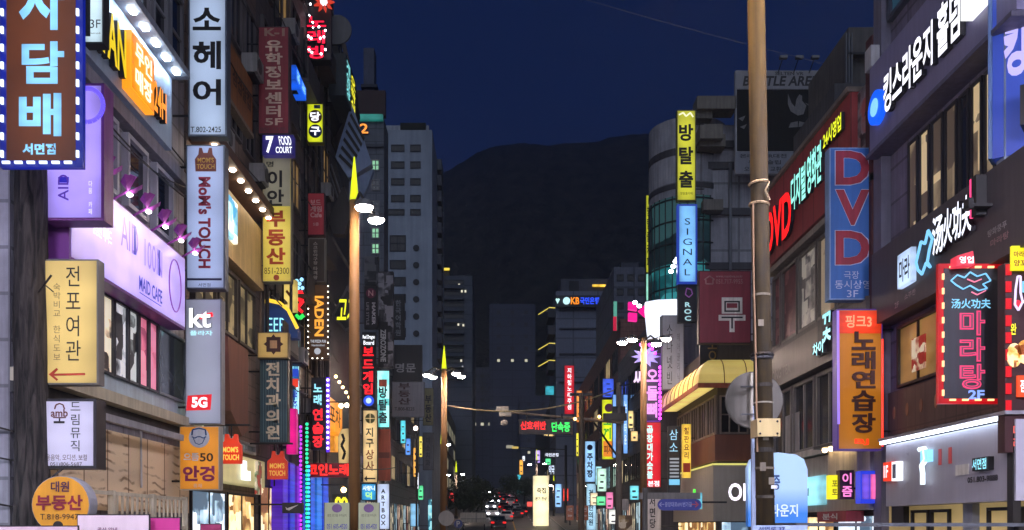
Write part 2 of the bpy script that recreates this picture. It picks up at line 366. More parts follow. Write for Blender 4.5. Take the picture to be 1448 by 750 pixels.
# second-floor cafe window band
A.box('window_surround', (.2, 8.6, 4.35, 6.45), -.22, 0, pm((185, 205, 215), .5, .25))
PW = [poster((40, 32, 30), (190, 170, 140), (225, 215, 190), 2.6, .6), poster((30, 30, 34), (160, 165, 170), (210, 210, 215), 2.8, .6), poster((26, 26, 30), (130, 140, 140), (195, 200, 200), 3, .55), poster((150, 60, 90), (210, 110, 140), (225, 140, 160), 1.6, .6), poster((140, 60, 85), (205, 110, 140), (220, 130, 160), 2, .6)]
us = [2.95, 3.65, 4.4, 5.0, 5.6, 6.2]
for i in range(5): A.win((us[i], us[i + 1] - .04, 4.75, 6.4), PW[i], fmat=pm((40, 42, 50), .4), fw=.05, prou=.08, yo=-.222)
A.win((6.25, 8.1, 4.75, 6.4), glassm((60, 66, 72)), fmat=pm((120, 130, 136), .5), fw=.06, prou=.08, yo=-.222)
A.box('mural_panel', (.6, 2.85, 4.45, 6.45), -.27, -.23, poster((110, 90, 150), (150, 185, 200), (205, 225, 230), 1.8, .4))
A.box('ledge', (-.0, 8.75, 4.1, 4.33), -.55, 0, pm((190, 184, 160), .6, .3))
A.box('soffit', (0, 8.75, 3.9, 4.09), -.3, 0, pm((60, 60, 62), .7))
A.box('awning_bar', (.3, 6.3, 3.62, 3.76), -.85, -.73, pm((150, 155, 165), .4))
for u in (.6, 2.5, 4.4, 6.1): MB().tube((u, 0, 3.95), (u, -.79, 3.7), .03).build('awning_arm', STEEL, A)
def wood():
    m = bpy.data.materials.new('beige_boards'); m.use_nodes = True; nt = m.node_tree; N = nt.nodes; L = nt.links; b = N['Principled BSDF']
    ob, uv = coords(nt); wv = N.new('ShaderNodeTexWave'); wv.bands_direction = 'Y'; wv.inputs['Scale'].default_value = 1.6; wv.inputs['Distortion'].default_value = 5; wv.inputs['Detail'].default_value = 2; wv.inputs['Detail Scale'].default_value = .8
    L.new(uv, wv.inputs['Vector']); n1 = N.new('ShaderNodeTexNoise'); n1.inputs['Scale'].default_value = 1.1; n1.inputs['Detail'].default_value = 6; L.new(uv, n1.inputs['Vector'])
    br = N.new('ShaderNodeTexBrick'); br.offset = 0; br.inputs['Scale'].default_value = 1; br.inputs['Brick Width'].default_value = 1.1; br.inputs['Row Height'].default_value = 9; br.inputs['Mortar Size'].default_value = .03
    br.inputs['Color1'].default_value = (.82, .66, .44, 1); br.inputs['Color2'].default_value = (.72, .56, .36, 1); br.inputs['Mortar'].default_value = (.3, .2, .11, 1); L.new(uv, br.inputs['Vector'])
    cr = N.new('ShaderNodeValToRGB'); e = cr.color_ramp.elements; e[0].position = .05; e[0].color = (.38, .32, .27, 1); e[1].position = .3; e[1].color = (1, 1, 1, 1); L.new(wv.outputs[0], cr.inputs[0])
    st = N.new('ShaderNodeMapRange'); st.inputs[1].default_value = .48; st.inputs[2].default_value = .6; L.new(n1.outputs[0], st.inputs[0])
    mx = N.new('ShaderNodeMix'); mx.data_type = 'RGBA'; L.new(st.outputs[0], mx.inputs[0]); mx.inputs[6].default_value = (1, 1, 1, 1); L.new(cr.outputs[0], mx.inputs[7])
    mu = N.new('ShaderNodeVectorMath'); mu.operation = 'MULTIPLY'; L.new(br.outputs[0], mu.inputs[0]); L.new(mx.outputs[2], mu.inputs[1]); L.new(mu.outputs[0], b.inputs['Base Color']); b.inputs['Roughness'].default_value = .7; return m
A.box('wooden_panel', (.3, 8.6, 1.9, 3.6), -.2, 0, wood())
shopfront(A, .3, 8.6, [SH1, SH3, SH2], zt=1.8)
A.line([(183, 596), (184, 690)], .025, WHITEP, 'pipe', y=-.26)
A.dots([(249 + .4 * math.sin(i), 470 + i * 9) for i in range(19)], .05, em((225, 235, 200), 3.0), y=-.7)
A.box('corner_column', (8.35, 8.75, 4.3, 6.5), -.75, -.2, pm((150, 160, 165), .5))
A.dots([(95, 320 + i * 12) for i in range(5)], .05, em((235, 200, 220), 2.5), y=-.5)
# building B
B = building('brown_stone_building', 'dark brown stone building with a row of warm soffit bulbs on the left', 'L', 24.7, 31.8, 8.4, 30, pm((125, 106, 94), .7, .5, tile=(.9, .45)))
for f in range(6):
    for i in range(4): B.win((.5 + i * 1.65, 1.75 + i * 1.65, 13.9 + f * 2.9, 15.9 + f * 2.9), glassm((22, 24, 30)), nx=2, ny=1, fmat=pm((96, 92, 92), .6), fw=.07, prou=.12)
B.box('soffit', (.2, 6.9, 12.0, 12.3), -.8, 0, pm((90, 62, 46), .6))
for i in range(8): MB().ball((.5 + i * .85, -.62, 11.98), .10, .10, .06).build('downlight', LAMPW, B)
B.box('fascia', (.2, 6.8, 9.6, 11.6), -.35, 0, pm((200, 175, 120), .5, .3))
B.box('light_box', (2.0, 3.2, 10.1, 11.3), -.48, -.36, poster((60, 150, 190), (170, 220, 230), (250, 250, 230), 1.6, 1.0))
for i in range(3): B.win((.3 + i * 2.15, 2.25 + i * 2.15, 7.4, 9.4), poster((70, 66, 50), (140, 130, 96), (180, 165, 120), 1.3, .22), nx=2, fmat=pm((60, 56, 52), .5), fw=.09, prou=.16)
B.box('poster_band', (.3, 4.6, 6.3, 7.2), -.3, 0, poster((90, 30, 40), (120, 70, 110), (200, 170, 200), 2.6, .25))
bay = MB(); pts = [(2.4, 7.15), (4.6, 7.15), (4.6, 4.6), (3.9, 4.35), (2.7, 5.0)]
bay.prism(pts, -.42, 0).build('bay', pm((120, 80, 66), .6, .3), B)
B.box('panel', (.3, 4.4, 5.1, 6.25), -.1, 0, pm((170, 168, 160), .6))
for i in range(3): B.win((.3 + i * 2.15, 2.25 + i * 2.15, 3.95, 5.0 if i < 2 else 4.3), poster((60, 70, 74), (120, 135, 140), (190, 205, 205), 1.6, .25), nx=2, fmat=pm((140, 142, 140), .5), fw=.08, prou=.16)
B.box('shop_fascia', (.2, 6.95, 2.85, 3.75), -.35, 0, em((205, 196, 140), .42, .35, 1.0, base=.8))
for r_ in ((4.0, 4.35, 3.0, 3.6),): B.box('shop_logo', r_, -.45, -.36, em((240, 250, 255), 2.2))
B.box('shop_logo', (4.36, 4.8, 3.0, 3.3), -.45, -.36, em((240, 250, 255), 2.2))
B.box('shop_poster', (5.6, 6.3, 2.6, 3.7), -.42, -.36, poster((160, 60, 50), (90, 130, 90), (225, 215, 190), 2.5, .35))
shopfront(B, .2, 6.9, [SH2, SH1], zt=2.6)
MB().path([(7.0, -.15, 4.0), (7.05, -.2, 6.0), (6.95, -.2, 8), (7.02, -.2, 12.0)], .035).build('drain_pipe', pm((120, 105, 90), .6), B)
t = T('wall_sign', 'unlit orange brown wall sign with dark characters high on the brown building', 'sign', 'L', d=24.7, W=8.1, d1=31.8)
r = t.R(324, 62, 357, 186); t.box('panel', (r[0], r[1], r[2] - .1, r[3] + .1), 0, .25, pm((150, 95, 45), .6)); t.text('삼겹살집', 0, 0, 0, 0, pm((70, 44, 26), .6), r=(r[0] + .3, r[1] - .3, r[2] + .5, r[3] - .5), y=-.02)
t.box('trim', (r[0], r[1], r[2] - .25, r[2] - .12), -.05, .2, pm((130, 115, 95), .6))
# building C
Cb = building('dark_neon_building', 'tall dark building crowded with neon blade signs left of the first street lamp', 'L', 31.8, 46.0, 8.4, 31, pm((100, 92, 90), .7, .5, tile=(1.4, .5)))
for f in range(8):
    for i in range(6): Cb.win((.6 + i * 2.2, 2.2 + i * 2.2, 5.2 + f * 3.1, 7.2 + f * 3.1), glassm((24, 26, 32)) if (f * 5 + i * 3) % 7 else em((190, 150, 90), .3, .4), nx=2, ny=1, fmat=pm((84, 80, 80), .6), fw=.08, prou=.14)
MB().path([(4, -.3, 0), (4.1, -.3, 12), (4, -.3, 24)], .06).build('drain_pipe', pm((90, 84, 80), .6), Cb)
MB().path([(9, -.3, 0), (9, -.3, 28)], .08).build('drain_pipe', pm((80, 70, 56), .6), Cb)
shopfront(Cb, .3, 13.8, [SH1, SH2, SH3], zt=3.0)
for i, (px, cc) in enumerate(((404, (80, 30, 190)), (414, (60, 30, 200)), (424, (110, 30, 190)), (442, (40, 90, 220)), (452, (40, 120, 230)), (461, (30, 70, 210)))):
    a = dL(px - 4, 7.95) - 31.8; bb = dL(px + 4, 7.95) - 31.8
    MB().box(a, bb - .1, -.45, 0, .2, 4.0 - .04 * i).build('led_panel', em(cc, .8, .5, 1.0, stretch=(.2, .2, 7)), Cb)
Cb.box('lit_fascia', (13.0, 14.0, 5.2, 6.6), -.4, 0, em((250, 160, 50), 1.0, .5))
def ac_units(b, spots, y=-.62):
    for u, v in spots:
        o = MB().box(u, u + .85, y, -.12, v, v + .6).build('air_conditioner', pm((150, 150, 150), .6, .4), b)
        MB().disc(u + .34, v + .3, .23, y - .02, y - .002, 18).build('fan_grille', pm((50, 50, 52), .5), o); MB().box(u + .05, u + .8, y + .1, -.0, v - .05, v).build('shelf', DKST, o)
rr0 = random.Random(3)
ac_units(Cb, [(.4 + rr0.random() * 12.4, 4.6 + i * 1.75) for i in range(13)]); ac_units(B, [(1.6, 12.5), (4.9, 16.2), (3.2, 19.1), (5.8, 13.0)])
for i in range(9):
    u = 1 + rr0.random() * 12.5; MB().path([(u, -.2, 3), (u + .1, -.25, 9 + i), (u - .1, -.2, 22)], .03).build('cable', BLACK, Cb)
for i in range(7):
    z = 7 + i * 2.6; MB().path([(.2, -.5, z), (4, -.6, z - .3 * rr0.random()), (9, -.55, z + .2), (13.6, -.5, z)], .022).build('cable', BLACK, Cb)
for i in range(5):
    z = 13 + i * 2.5; MB().path([(.2, -.4, z), (3, -.5, z - .3), (6.8, -.4, z + .1)], .02).build('cable', BLACK, B)
for i in range(6): Cb.box('balcony_rail', (1 + (i % 3) * 4.2, 3.4 + (i % 3) * 4.2, 8.0 + i * 2.9, 8.9 + i * 2.9), -.75, -.68, pm((70, 66, 64), .6)); Cb.box('balcony_floor', (1 + (i % 3) * 4.2, 3.4 + (i % 3) * 4.2, 7.85 + i * 2.9, 7.99 + i * 2.9), -.75, 0, pm((84, 78, 74), .7))
# slanted metal facade building D
D = building('angular_metal_building', 'building with slanted blue grey louvred metal facade left of the first lamp', 'L', 46.0, 54.0, 8.6, 22.5, pm((50, 50, 54), .6))
SLM = pm((120, 142, 178), .45, .25)
def slab(part, pts, y0, y1, mat, par): return MB().prism(pts, y0, y1).build(part, mat, par)
dD = 45.0
t = D2 = T('louvred_sign_frame', 'slanted blue grey metal frame with dark louvres projecting from the left street front', 'facade panel', 'b', d=dD, org=(X(495, dD), dD, Z(240, dD)))
t.poly([(474, 222), (497, 146), (526, 232), (493, 252)], 0, .5, SLM, 'frame')
for k in range(6):
    a = k / 5.5; x0 = 479 + 17 * a; y0 = 220 - 60 * a
    t.poly([(479 + 3.2 * k, 222 - 11.5 * k), (481 + 3.2 * k, 218 - 11.5 * k), (499 + 3.4 * k, 236 - 8 * k), (497 + 3.4 * k, 240 - 8 * k)], -.06, -.005, pm((24, 24, 28), .5), 'louvre')
t.poly([(493, 256), (528, 238), (520, 262), (492, 318)], .1, .5, pm((96, 116, 150), .45), 'lower_panel')
t.poly([(436, 172), (474, 226), (492, 316), (486, 318), (466, 240)], .2, .6, pm((44, 42, 44), .5), 'side_panel')
t.line([(467, 232), (490, 300)], .06, STEEL, 'strut', y=.05); t.line([(462, 232), (484, 300)], .05, STEEL, 'strut', y=.05)
t = T('slanted_canopy', 'dark folded canopy panel hanging under the louvred metal frame', 'canopy', 'b', d=44.5, org=(X(470, 44.5), 44.5, Z(350, 44.5)))
t.poly([(464, 308), (486, 262), (498, 300), (486, 332), (470, 330)], 0, .6, pm((48, 44, 42), .6), 'panel')
t.line([(462, 330), (490, 372)], .09, pm((92, 84, 74), .6), 'strut'); t.line([(470, 336), (494, 380)], .06, pm((92, 84, 74), .6), 'strut')
t = T('diamond_sign', 'tilted diamond sign with glowing yellow lettering beside the first street lamp', 'sign', 'b', d=43, org=(X(485, 43), 43, Z(440, 43)))
t.poly([(469, 447), (492, 402), (506, 422), (506, 462), (490, 470)], 0, .5, pm((70, 66, 66), .5), 'cabinet'); t.poly([(473, 446), (491, 411), (503, 425), (503, 458), (489, 465)], -.02, -.002, BLACK, 'face_panel')
t.text('고기', 0, 0, 0, 0, em((235, 235, 40), 1.6), r=t.R(476, 420, 502, 458), slant=.1)
# balcony bits, roof furniture on C silhouettes
t = T('satellite_dish', 'round grey dish high against the sky at the roof edge', 'dish', 'b', d=44, org=(X(480, 44), 44, Z(66, 44)))
t.disc(476, 42, 21, .0, .12, pm((105, 108, 112), .5, .2), 'dish'); MB().tube((X(480, 44) - t.o[0], .15, -.8), (X(482, 44) - t.o[0], .2, 1.0), .07).build('mount', DKST, t)
t = T('roof_billboard_frame', 'dark stepped roof structure under the round dish', 'roof structure', 'b', d=47, org=(X(480, 47), 47, Z(200, 47)))
t.poly([(462, 10), (478, 70), (490, 76), (493, 100), (497, 130), (492, 160), (470, 200), (456, 200)], 0, 3, pm((52, 50, 50), .7), 'panel')
t.poly([(484, 66), (490, 66), (496, 96), (491, 96)], -.3, -.01, pm((96, 86, 80), .7), 'bracket_plate')

# row further down the left, behind the first lamp
E1 = building('low_shop_row', 'low dark shop building under board game and escape room signs beyond the first lamp', 'L', 54.0, 72.0, 8.6, 13.0, pm((100, 98, 100), .7, .45, tile=(1.2, .6)))
for f in range(3):
    for i in range(7): E1.win((.6 + i * 2.4, 2.4 + i * 2.4, 4.2 + f * 3.0, 6.0 + f * 3.0), glassm((22, 24, 28)) if (i + f) % 4 else em((220, 180, 110), .35), fmat=GREYW, prou=.1)
shopfront(E1, .4, 17.5, SHF, zt=3.2)
E2 = building('grey_office_row', 'grey block carrying a row of pale real estate signs on the left', 'L', 72.0, 100.0, 8.6, 15.5, pm((118, 120, 128), .7, .4, tile=(1.6, .8)))
for f in range(3):
    for i in range(6): E2.win((1 + i * 4.2, 3.8 + i * 4.2, 5.2 + f * 3.2, 7.2 + f * 3.2), glassm((22, 24, 28)) if (i + f) % 3 else em((230, 200, 140), .4), nx=2, fmat=GREYW, prou=.1)
shopfront(E2, .5, 27.5, SHF, zt=3.4)
E3 = building('far_left_row', 'narrow far shop row left of the second lamp pole', 'L', 131.0, 210.0, 8.9, 22, pm((54, 56, 64), .7, .3, tile=(2, 1)))
for f in range(4):
    for i in range(9): E3.win((2 + i * 8, 7 + i * 8, 8 + f * 3.2, 10 + f * 3.2), glassm((20, 22, 26)) if (i * f) % 3 else em((210, 200, 160), .4), nx=3, fmat=GREYW)
# building with orange numeral
t = N2 = frontage('teal_roof_building', 'grey building with teal lit parapet and glowing orange numeral', 484, 543, 78, 168, pm((92, 98, 110), .7, .3, tile=(2.2, 1.1)), deep=3)
t.pbox('lit_parapet', 500, 164, 542, 172, -.35, -.01, em((45, 150, 140), .5, .3)); t.text('2', 509, 176, 521, 190, em((255, 150, 50), 1.6), y=-.05, dep=.1)
for y in (234, 262, 292, 330, 352, 384):
    lit = y in (234, 330, 352); t.win(t.R(525, y - 8, 537, y + 8), em((150, 215, 170), .75, .4) if lit else glassm((26, 30, 36)), nx=2, ny=2, fmat=GREYW, fw=.1)
t.pbox('floor_band', 484, 205, 543, 209, -.2, -.01, pm((70, 74, 84), .7))
t = T('rooftop_billboard', 'unlit maroon billboard on the roof behind the teal parapet', 'billboard', 'b', d=84, org=(X(520, 84), 84, Z(166, 84)))
t.pbox('panel', 497, 128, 545, 164, 0, .6, pm((48, 26, 32), .7)); t.pbox('post', 505, 164, 507, 180, .1, .5, DKST); t.pbox('post', 535, 164, 537, 180, .1, .5, DKST)
t = T('chimney_tower', 'slim grey tower rising against the night sky above the billboard', 'tower', 'b', d=130, org=(X(521, 130), 130, 10))
t.pbox('shaft', 514, 68, 529, 180, 0, 2.4, pm((74, 80, 100), .8)); t.pbox('platform', 511, 122, 534, 126, -.6, 3, pm((48, 52, 66), .8)); t.pbox('platform', 511, 131, 534, 134, -.6, 3, pm((48, 52, 66), .8))
# white tower block
t = W1 = frontage('white_apartment_tower', 'tall pale apartment tower with small dark windows and round vents behind the left shops', 540, 611, 106, 184, pm((138, 150, 166), .8, .3, scale=.25, bump=.05), deep=23)
DW = pm((16, 17, 22), .35)
FRW = pm((42, 46, 54), .7)
for k in range(4):
    y = 210 + k * 23.7
    for (a, bb) in ((553, 572), (580, 595)):
        if k == 1 and a == 553: a = 553
        t.win(t.R(a, y - 5, bb, y + 5), DW, nx=3 if bb - a > 16 else 2, fmat=FRW, fw=.12, prou=.08)
t.win(t.R(542, 296, 572, 305), DW, nx=4, fmat=FRW, fw=.12); t.win(t.R(580, 296, 595, 305), DW, nx=2, fmat=FRW, fw=.12)
t.win(t.R(551, 333, 574, 356), pm((70, 70, 72), .6), nx=2, ny=2, fmat=FRW, fw=.12)
for k in range(6): t.win(t.R(551, 368 + 24 * k, 574, 381 + 24 * k), DW, nx=3, fmat=FRW, fw=.12)
for k in range(6):
    o = MB(); a, bb = t.P(588.5, 351 + 24.2 * k); o.disc(a, bb, .36, -.08, 0, 20); o.build('round_vent', pm((34, 36, 42), .6), t)
r = t.R(540, 176, 606, 184); t.box('parapet', r, .3, 20, pm((150, 158, 170), .8)); t.pbox('roof_plants', 566, 174, 602, 184, -.02, 3, pm((26, 30, 26), .9))
for k in range(13):
    y = 196 + k * 24
    MB().box(r[1] + .45, r[1] + 1.0, 8, 12, t.P(0, y + 6)[1], t.P(0, y)[1] + .8).build('balcony', pm((90, 96, 106), .7), t)
t = frontage('striped_apartment_tower', 'dim grey apartment slab with banded floors right of the pale tower', 590, 668, 190, 390, pm((70, 78, 92), .8, .2, tile=(6, 3.0, 0)), deep=25)
for k in range(9):
    y = 404 + k * 16; t.pbox('balcony_band', 612, y, 656, y + 5, -.7, -.01, pm((62, 70, 84), .8))
    t.win(t.R(612, y - 8, 656, y - 1), DW, nx=6, fmat=FRW, fw=.18, prou=.1)
for (a, bb) in ((649, 404), (653, 413), (648, 460), (655, 461), (651, 486), (652, 511), (658, 413)): t.pbox('lit_window', a - 1, bb - 2, a + 1.4, bb + 1, -.35, -.12, em((220, 215, 190), 1.0))
t.pbox('crown', 623, 377, 635, 392, 2, 6, pm((60, 56, 50), .7)); t.pbox('crown_light', 623, 376, 635, 379, 1.6, 1.98, em((240, 210, 70), 1.1))
for nm, lb, a, bb, d, y in (('dark_tower', 'faint dark tower block in front of the mountain foot', 692, 757, 420, 430, ), ('dark_tower', 'second faint tower lower and left of the mountain foot tower', 664, 700, 460, 520), ('dark_tower', 'low dark block far down the street under the traffic arm', 735, 800, 380, 560)):
    t = frontage(nm, lb, a, bb, d, y, pm((62, 68, 88), .8, .25, tile=(9, 4, 0)), deep=40)
    for k in range(5):
        for j in range(3):
            px = a + (bb - a) * (.2 + .3 * j); py = y + 12 + k * 17
            if py < 650: t.win(t.R(px - 3, py - 3, px + 3, py + 3), em((225, 220, 190), .7) if (k * 3 + j * 5) % 5 == 2 else DW, fmat=pm((52, 56, 70), .8), fw=.35)
# ================================================================== RIGHT SIDE BUILDINGS
R1 = building('grey_restaurant_building', 'tall grey building at the right edge with dark restaurant fascia and lounge windows', 'R', 12.5, 24.4, 10.2, 24, pm((112, 108, 132), .6, .4, tile=(1.5, .9, 0)))
def rwin(b, x0, y0, x1, y1, *a, **k): return b.win(b.R(x0, y0, x1, y1), *a, **k)
tw = [1285, 1301, 1318, 1337, 1357, 1374, 1393, 1412]
for i in range(7):
    a = dR(tw[i], 10.2); bb = dR(tw[i + 1], 10.2)
    R1.win((24.4 - a + .03, 24.4 - bb - .05, 8.75, 11.05), poster((80, 68, 58), (150, 132, 104), (205, 182, 140), .9, .55) if i not in (4,) else glassm((36, 38, 44)), nx=1, ny=1, fmat=pm((40, 40, 46), .5), fw=.08, prou=.05)
R1.win((.6, 3.4, 14.6, 17.4), poster((40, 80, 100), (90, 150, 175), (110, 170, 190), .5, .3), nx=3, fmat=pm((60, 64, 80), .5), fw=.12, prou=.15)
R1.win((3.6, 8.0, 14.6, 17.4), poster((40, 80, 100), (90, 150, 175), (110, 170, 190), .5, .3), nx=4, fmat=pm((60, 64, 80), .5), fw=.12, prou=.15)
R1.box('corner_pier', (-.0, .5, -1, 24), -.25, 0, pm((104, 104, 122), .6))
R1.box('pier', (6.2, 6.5, 8.4, 14.4), -.35, 0, pm((110, 125, 145), .5))
MB().box(.05, .45, -.5, -.27, 13.55, 14.1).build('air_conditioner', pm((175, 178, 182), .5), R1)
# dining room window, lower front
R1.win((1.1, 3.3, 5.05, 6.6), em((150, 112, 62), .62, .5, 1.1), nx=2, fmat=pm((40, 38, 36), .5), fw=.07, prou=.12)
MB().box(2.05, 2.75, -.16, -.13, 5.3, 6.1).build('wall_poster', poster((150, 40, 30), (215, 195, 160), (230, 215, 185), 4, .35), R1)
R1.win((3.5, 6.5, 5.05, 6.6), em((120, 85, 45), .5, .5, 1.1), nx=3, fmat=pm((40, 38, 36), .5), fw=.07, prou=.12)
R1.box('tile_band', (.2, 9.5, 3.9, 5.0), -.08, 0, pm((92, 78, 72), .5, .4, tile=(.5, 1.0, 0)))
for i in range(7): MB().disc(.9 + i * .75, 4.45, .16, -.1, -.082, 16, .45).build('bottle_print', pm((140, 100, 74), .5), R1)
R1.box('lower_front', (.2, 9.5, .1, 2.15), -.05, 0, em((185, 160, 105), .4, .3, .8, base=.9))  # glow put into the front's colour to brighten it; it is no lamp
MB().box(1.0, 1.7, -.2, -.06, 1.55, 2.1).build('menu_screen', BLACK, R1)
R1.box('door_post', (4.6, 5.0, .1, 2.2), -.2, 0, pm((150, 158, 175), .5))
for u in (1.9, 2.9, 5.4, 6.6): R1.win((u, u + .9, .3, 1.95), SH1, fmat=DKST, prou=.12)
# DVD building
R2 = building('maroon_cinema_building', 'lower building with maroon parapet sign and grey second floor fascia on the right', 'R', 24.4, 34.0, 10.2, 13.4, pm((96, 92, 92), .6, .35, tile=(1.2, .7, 0)))
for i, (a, bb) in enumerate(((.25, 1.2), (1.3, 3.0), (3.15, 4.9), (5.0, 6.6), (6.7, 8.2), (8.3, 9.5))):
    R2.win((a, bb, 8.0, 10.6), [poster((74, 36, 40), (94, 50, 54), (120, 80, 80), 2.4, .12), poster((90, 86, 84), (165, 158, 150), (205, 200, 185), 2.2, .18), poster((150, 120, 84), (180, 158, 120), (200, 182, 150), 1, .2)][[0, 0, 1, 2, 1, 2][i]], fmat=pm((110, 106, 100), .5), fw=.1, prou=.16)
R2.box('ledge', (0, 9.6, 10.75, 10.95), -.3, 0, pm((150, 145, 138), .6)); R2.box('ledge', (0, 9.6, 7.75, 7.95), -.25, 0, pm((90, 86, 84), .6))
R2.box('grey_fascia', (.1, 9.5, 6.45, 7.7), -.4, 0, pm((104, 98, 94), .5, .25))
R2.text('KONG TEA', 0, 0, 0, 0, pm((150, 145, 138), .5), r=(.8, 3.2, 6.7, 7.05), y=-.42)
for i in range(4): R2.win((.25 + i * 2.3, 2.35 + i * 2.3, 4.0, 6.35), glassm((52, 54, 60)), nx=2, ny=1, fmat=pm((120, 116, 112), .5), fw=.1, prou=.14)
MB().box(1.6, 3.1, -.10, -.075, 4.1, 5.4).build('window_notice', pm((150, 150, 150), .6), R2)
R2.box('ledge', (0, 9.6, 3.75, 3.95), -.45, 0, pm((190, 186, 178), .6))
R2.box('white_fascia', (.1, 9.5, 2.0, 3.7), -.3, 0, pm((165, 160, 152), .6, .25))
R2.box('lit_sign_strip', (3.4, 6.3, 2.2, 3.1), -.4, -.31, em((150, 225, 240), .95, .3)); R2.text('카페', 0, 0, 0, 0, BLACK, r=(4.2, 5.0, 2.5, 2.75), y=-.41)
shopfront(R2, .2, 9.4, [SH2, SH1], zt=1.9)
R2.box('grey_end_wall', (7.4, 9.6, 10.96, 13.3), -.15, 0, pm((120, 124, 134), .6))
R2.box('collage_panel', (7.5, 9.2, 11.9, 13.6), -.2, -.16, poster((26, 26, 30), (130, 125, 130), (150, 80, 80), 2.2, .05))
R2.box('maroon_pier', (9.2, 9.6, 3.9, 14.6), -.3, 0, pm((74, 30, 32), .6))
t = T('rooftop_house', 'grey concrete rooftop block behind the maroon cinema sign', 'building', 'b', d=36, org=(X(1220, 36), 36, 12))
t.pbox('wall', 1180, 118, 1262, 300, 0, 5, pm((84, 84, 90), .8, .4)); t.pbox('upper_block', 1204, 33, 1262, 118, .3, 5, pm((92, 90, 90), .8, .4)); t.pbox('ledge', 1200, 74, 1262, 77, .0, .29, pm((60, 60, 64), .8))
for k in range(3): t.pbox('pipe', 1196 + k * 4, 46, 1198 + k * 4, 118, .0, .12, STEEL)
# corner cosmetics shop building (three storeys)
R3 = T('corner_shop_building', 'grey corner shop building with yellow awning on the right', 'building', 'b', d=42, org=(10.0 + 4, 42, 0))
R3.e.location = (14, 42, 0)
# local x -4..+5, y 0..9
def r3(part, x0, x1, y0, y1, z0, z1, mat): return MB().box(x0 - 14, x1 - 14, y0, y1, z0, z1).build(part, mat, R3)
r3('wall', 10.0, 19, 0, 9.2, -1, 10.0, pm((70, 62, 58), .7, .4))
r3('fascia', 9.75, 19, -.25, 9.3, 1.75, 4.3, pm((165, 158, 146), .5, .15)); r3('fascia_trim', 9.72, 19, -.28, 9.33, 4.3, 4.38, em((225, 220, 120), .8))
r3('brown_band', 9.85, 19, -.15, 9.25, 4.5, 5.7, pm((112, 66, 48), .6, .2))
for k in range(6):
    R3.win((-3.9 + k * 1.4, -2.6 + k * 1.4, 5.75, 7.5), glassm((26, 26, 30)), nx=3, ny=2, fmat=pm((120, 110, 102), .5), fw=.07)
for k in range(5):
    m = MB(); y0 = .2 + k * 1.8
    m.box(-4.09, -4.0, y0, y0 + 1.7, 5.75, 5.84).box(-4.09, -4.0, y0, y0 + 1.7, 7.45, 7.54).box(-4.09, -4.0, y0, y0 + .09, 5.84, 7.45).box(-4.09, -4.0, y0 + 1.61, y0 + 1.7, 5.84, 7.45).box(-4.08, -4.0, y0 + .52, y0 + .6, 5.84, 7.45).box(-4.08, -4.0, y0 + 1.06, y0 + 1.14, 5.84, 7.45)
    o = m.build('window', pm((125, 112, 100), .5), R3); MB().box(-4.03, -4.005, y0 + .05, y0 + 1.65, 5.8, 7.5).build('pane', glassm((46, 40, 36)), o)
for k in range(3):
    m = MB().box(-3.8 + k * 2.6, -1.4 + k * 2.6, -.08, -.02, .2, 1.7); m.build('shop_window', SH2, R3)
MB().box(-4.06, -4.0, .4, 8.8, .2, 1.7).build('shop_window', SH1, R3)
R3.text('OLIVE', 1027, 684, 1092, 709, em((250, 240, 255), 2.6), dep=.1, y=-.27, bold=.03)
# awning, wraps the corner
t = T('yellow_awning', 'lit yellow fabric awning with red valance wrapping the corner building', 'awning', 'b', d=42, org=(10, 42, 6.5))
AWN = em((232, 204, 112), .36, .3, .9, base=.9); VAL = pm((150, 70, 34), .6); zt, zb = 9.1 - 6.5, 7.9 - 6.5
aw = MB(); pr = [(0, 0)]
def arow(f, z): # outline at outward offset f: far end, corner, near end
    return [(-f, 9.4, z), (-f, -f, z), (7.0, -f, z)]
rows = [arow(.05, zt), arow(.32, zt - .03), arow(.58, zt - .12), arow(.8, zt - .28), arow(.96, zt - .5), arow(1.07, zt - .8), arow(1.12, zb)]
for rw in rows: aw.v += rw
for j in range(6):
    for i in range(2): n = j * 3 + i; aw.f.append((n, n + 1, n + 4, n + 3))
aw.f += [(0, 3, 6, 9, 12, 15, 18)]
aw.build('canopy', AWN, t)
m = MB(); n = 0
for z in (zb, zb - .22): m.v += arow(1.13, z)
m.v += arow(1.10, zb) + arow(1.10, zb - .22)
for a in (0, 6):
    for i in range(2): m.f.append((a + i, a + i + 1, a + i + 4, a + i + 3))
m.f += [(3, 4, 10, 9), (4, 5, 11, 10)]
m.build('valance', VAL, t)
m = MB()
for k in range(12): m.tube((-.05, .2 + k * .8, zt - .9), (-1.08, .2 + k * .8, zb - .05), .03, n=5)
m.tube((-1.0, -1, zb - .03), (-1.0, 9.3, zb - .03), .03).tube((-.5, -.5, zb + .1), (-.5, 9.3, zb + .1), .03)
m.build('rib_frame', pm((70, 50, 34), .6), t)
MB().box(-.95, -.08, -.5, 9.2, zb - .02, zb + .0).build('lit_ceiling', em((245, 215, 120), .9, .3), t)
PF = [(.05, zt), (.32, zt - .03), (.58, zt - .12), (.8, zt - .28), (.96, zt - .5), (1.07, zt - .8), (1.12, zb)]
for k in range(9): MB().path([(-f - .01, .1 + k * 1.1, z) for f, z in PF], .022).build('seam', pm((140, 84, 36), .6), t)
for k in range(7): MB().path([(.05 + k * 1.0, -f - .01, z) for f, z in PF], .022).build('seam', pm((140, 84, 36), .6), t)
t = T('banner', 'narrow yellow lit banner hanging on the corner under the awning', 'banner', 'b', d=45, org=(X(970, 45), 45, Z(675, 45)))
t.pbox('panel', 965, 600, 977, 676, 0, .2, em((245, 200, 70), .9, .3)); t.text('철판요리', 967, 604, 975, 650, pm((150, 60, 30), .6), 'v'); t.pbox('stripe', 966, 655, 976, 668, -.02, -.002, pm((200, 70, 40), .6))
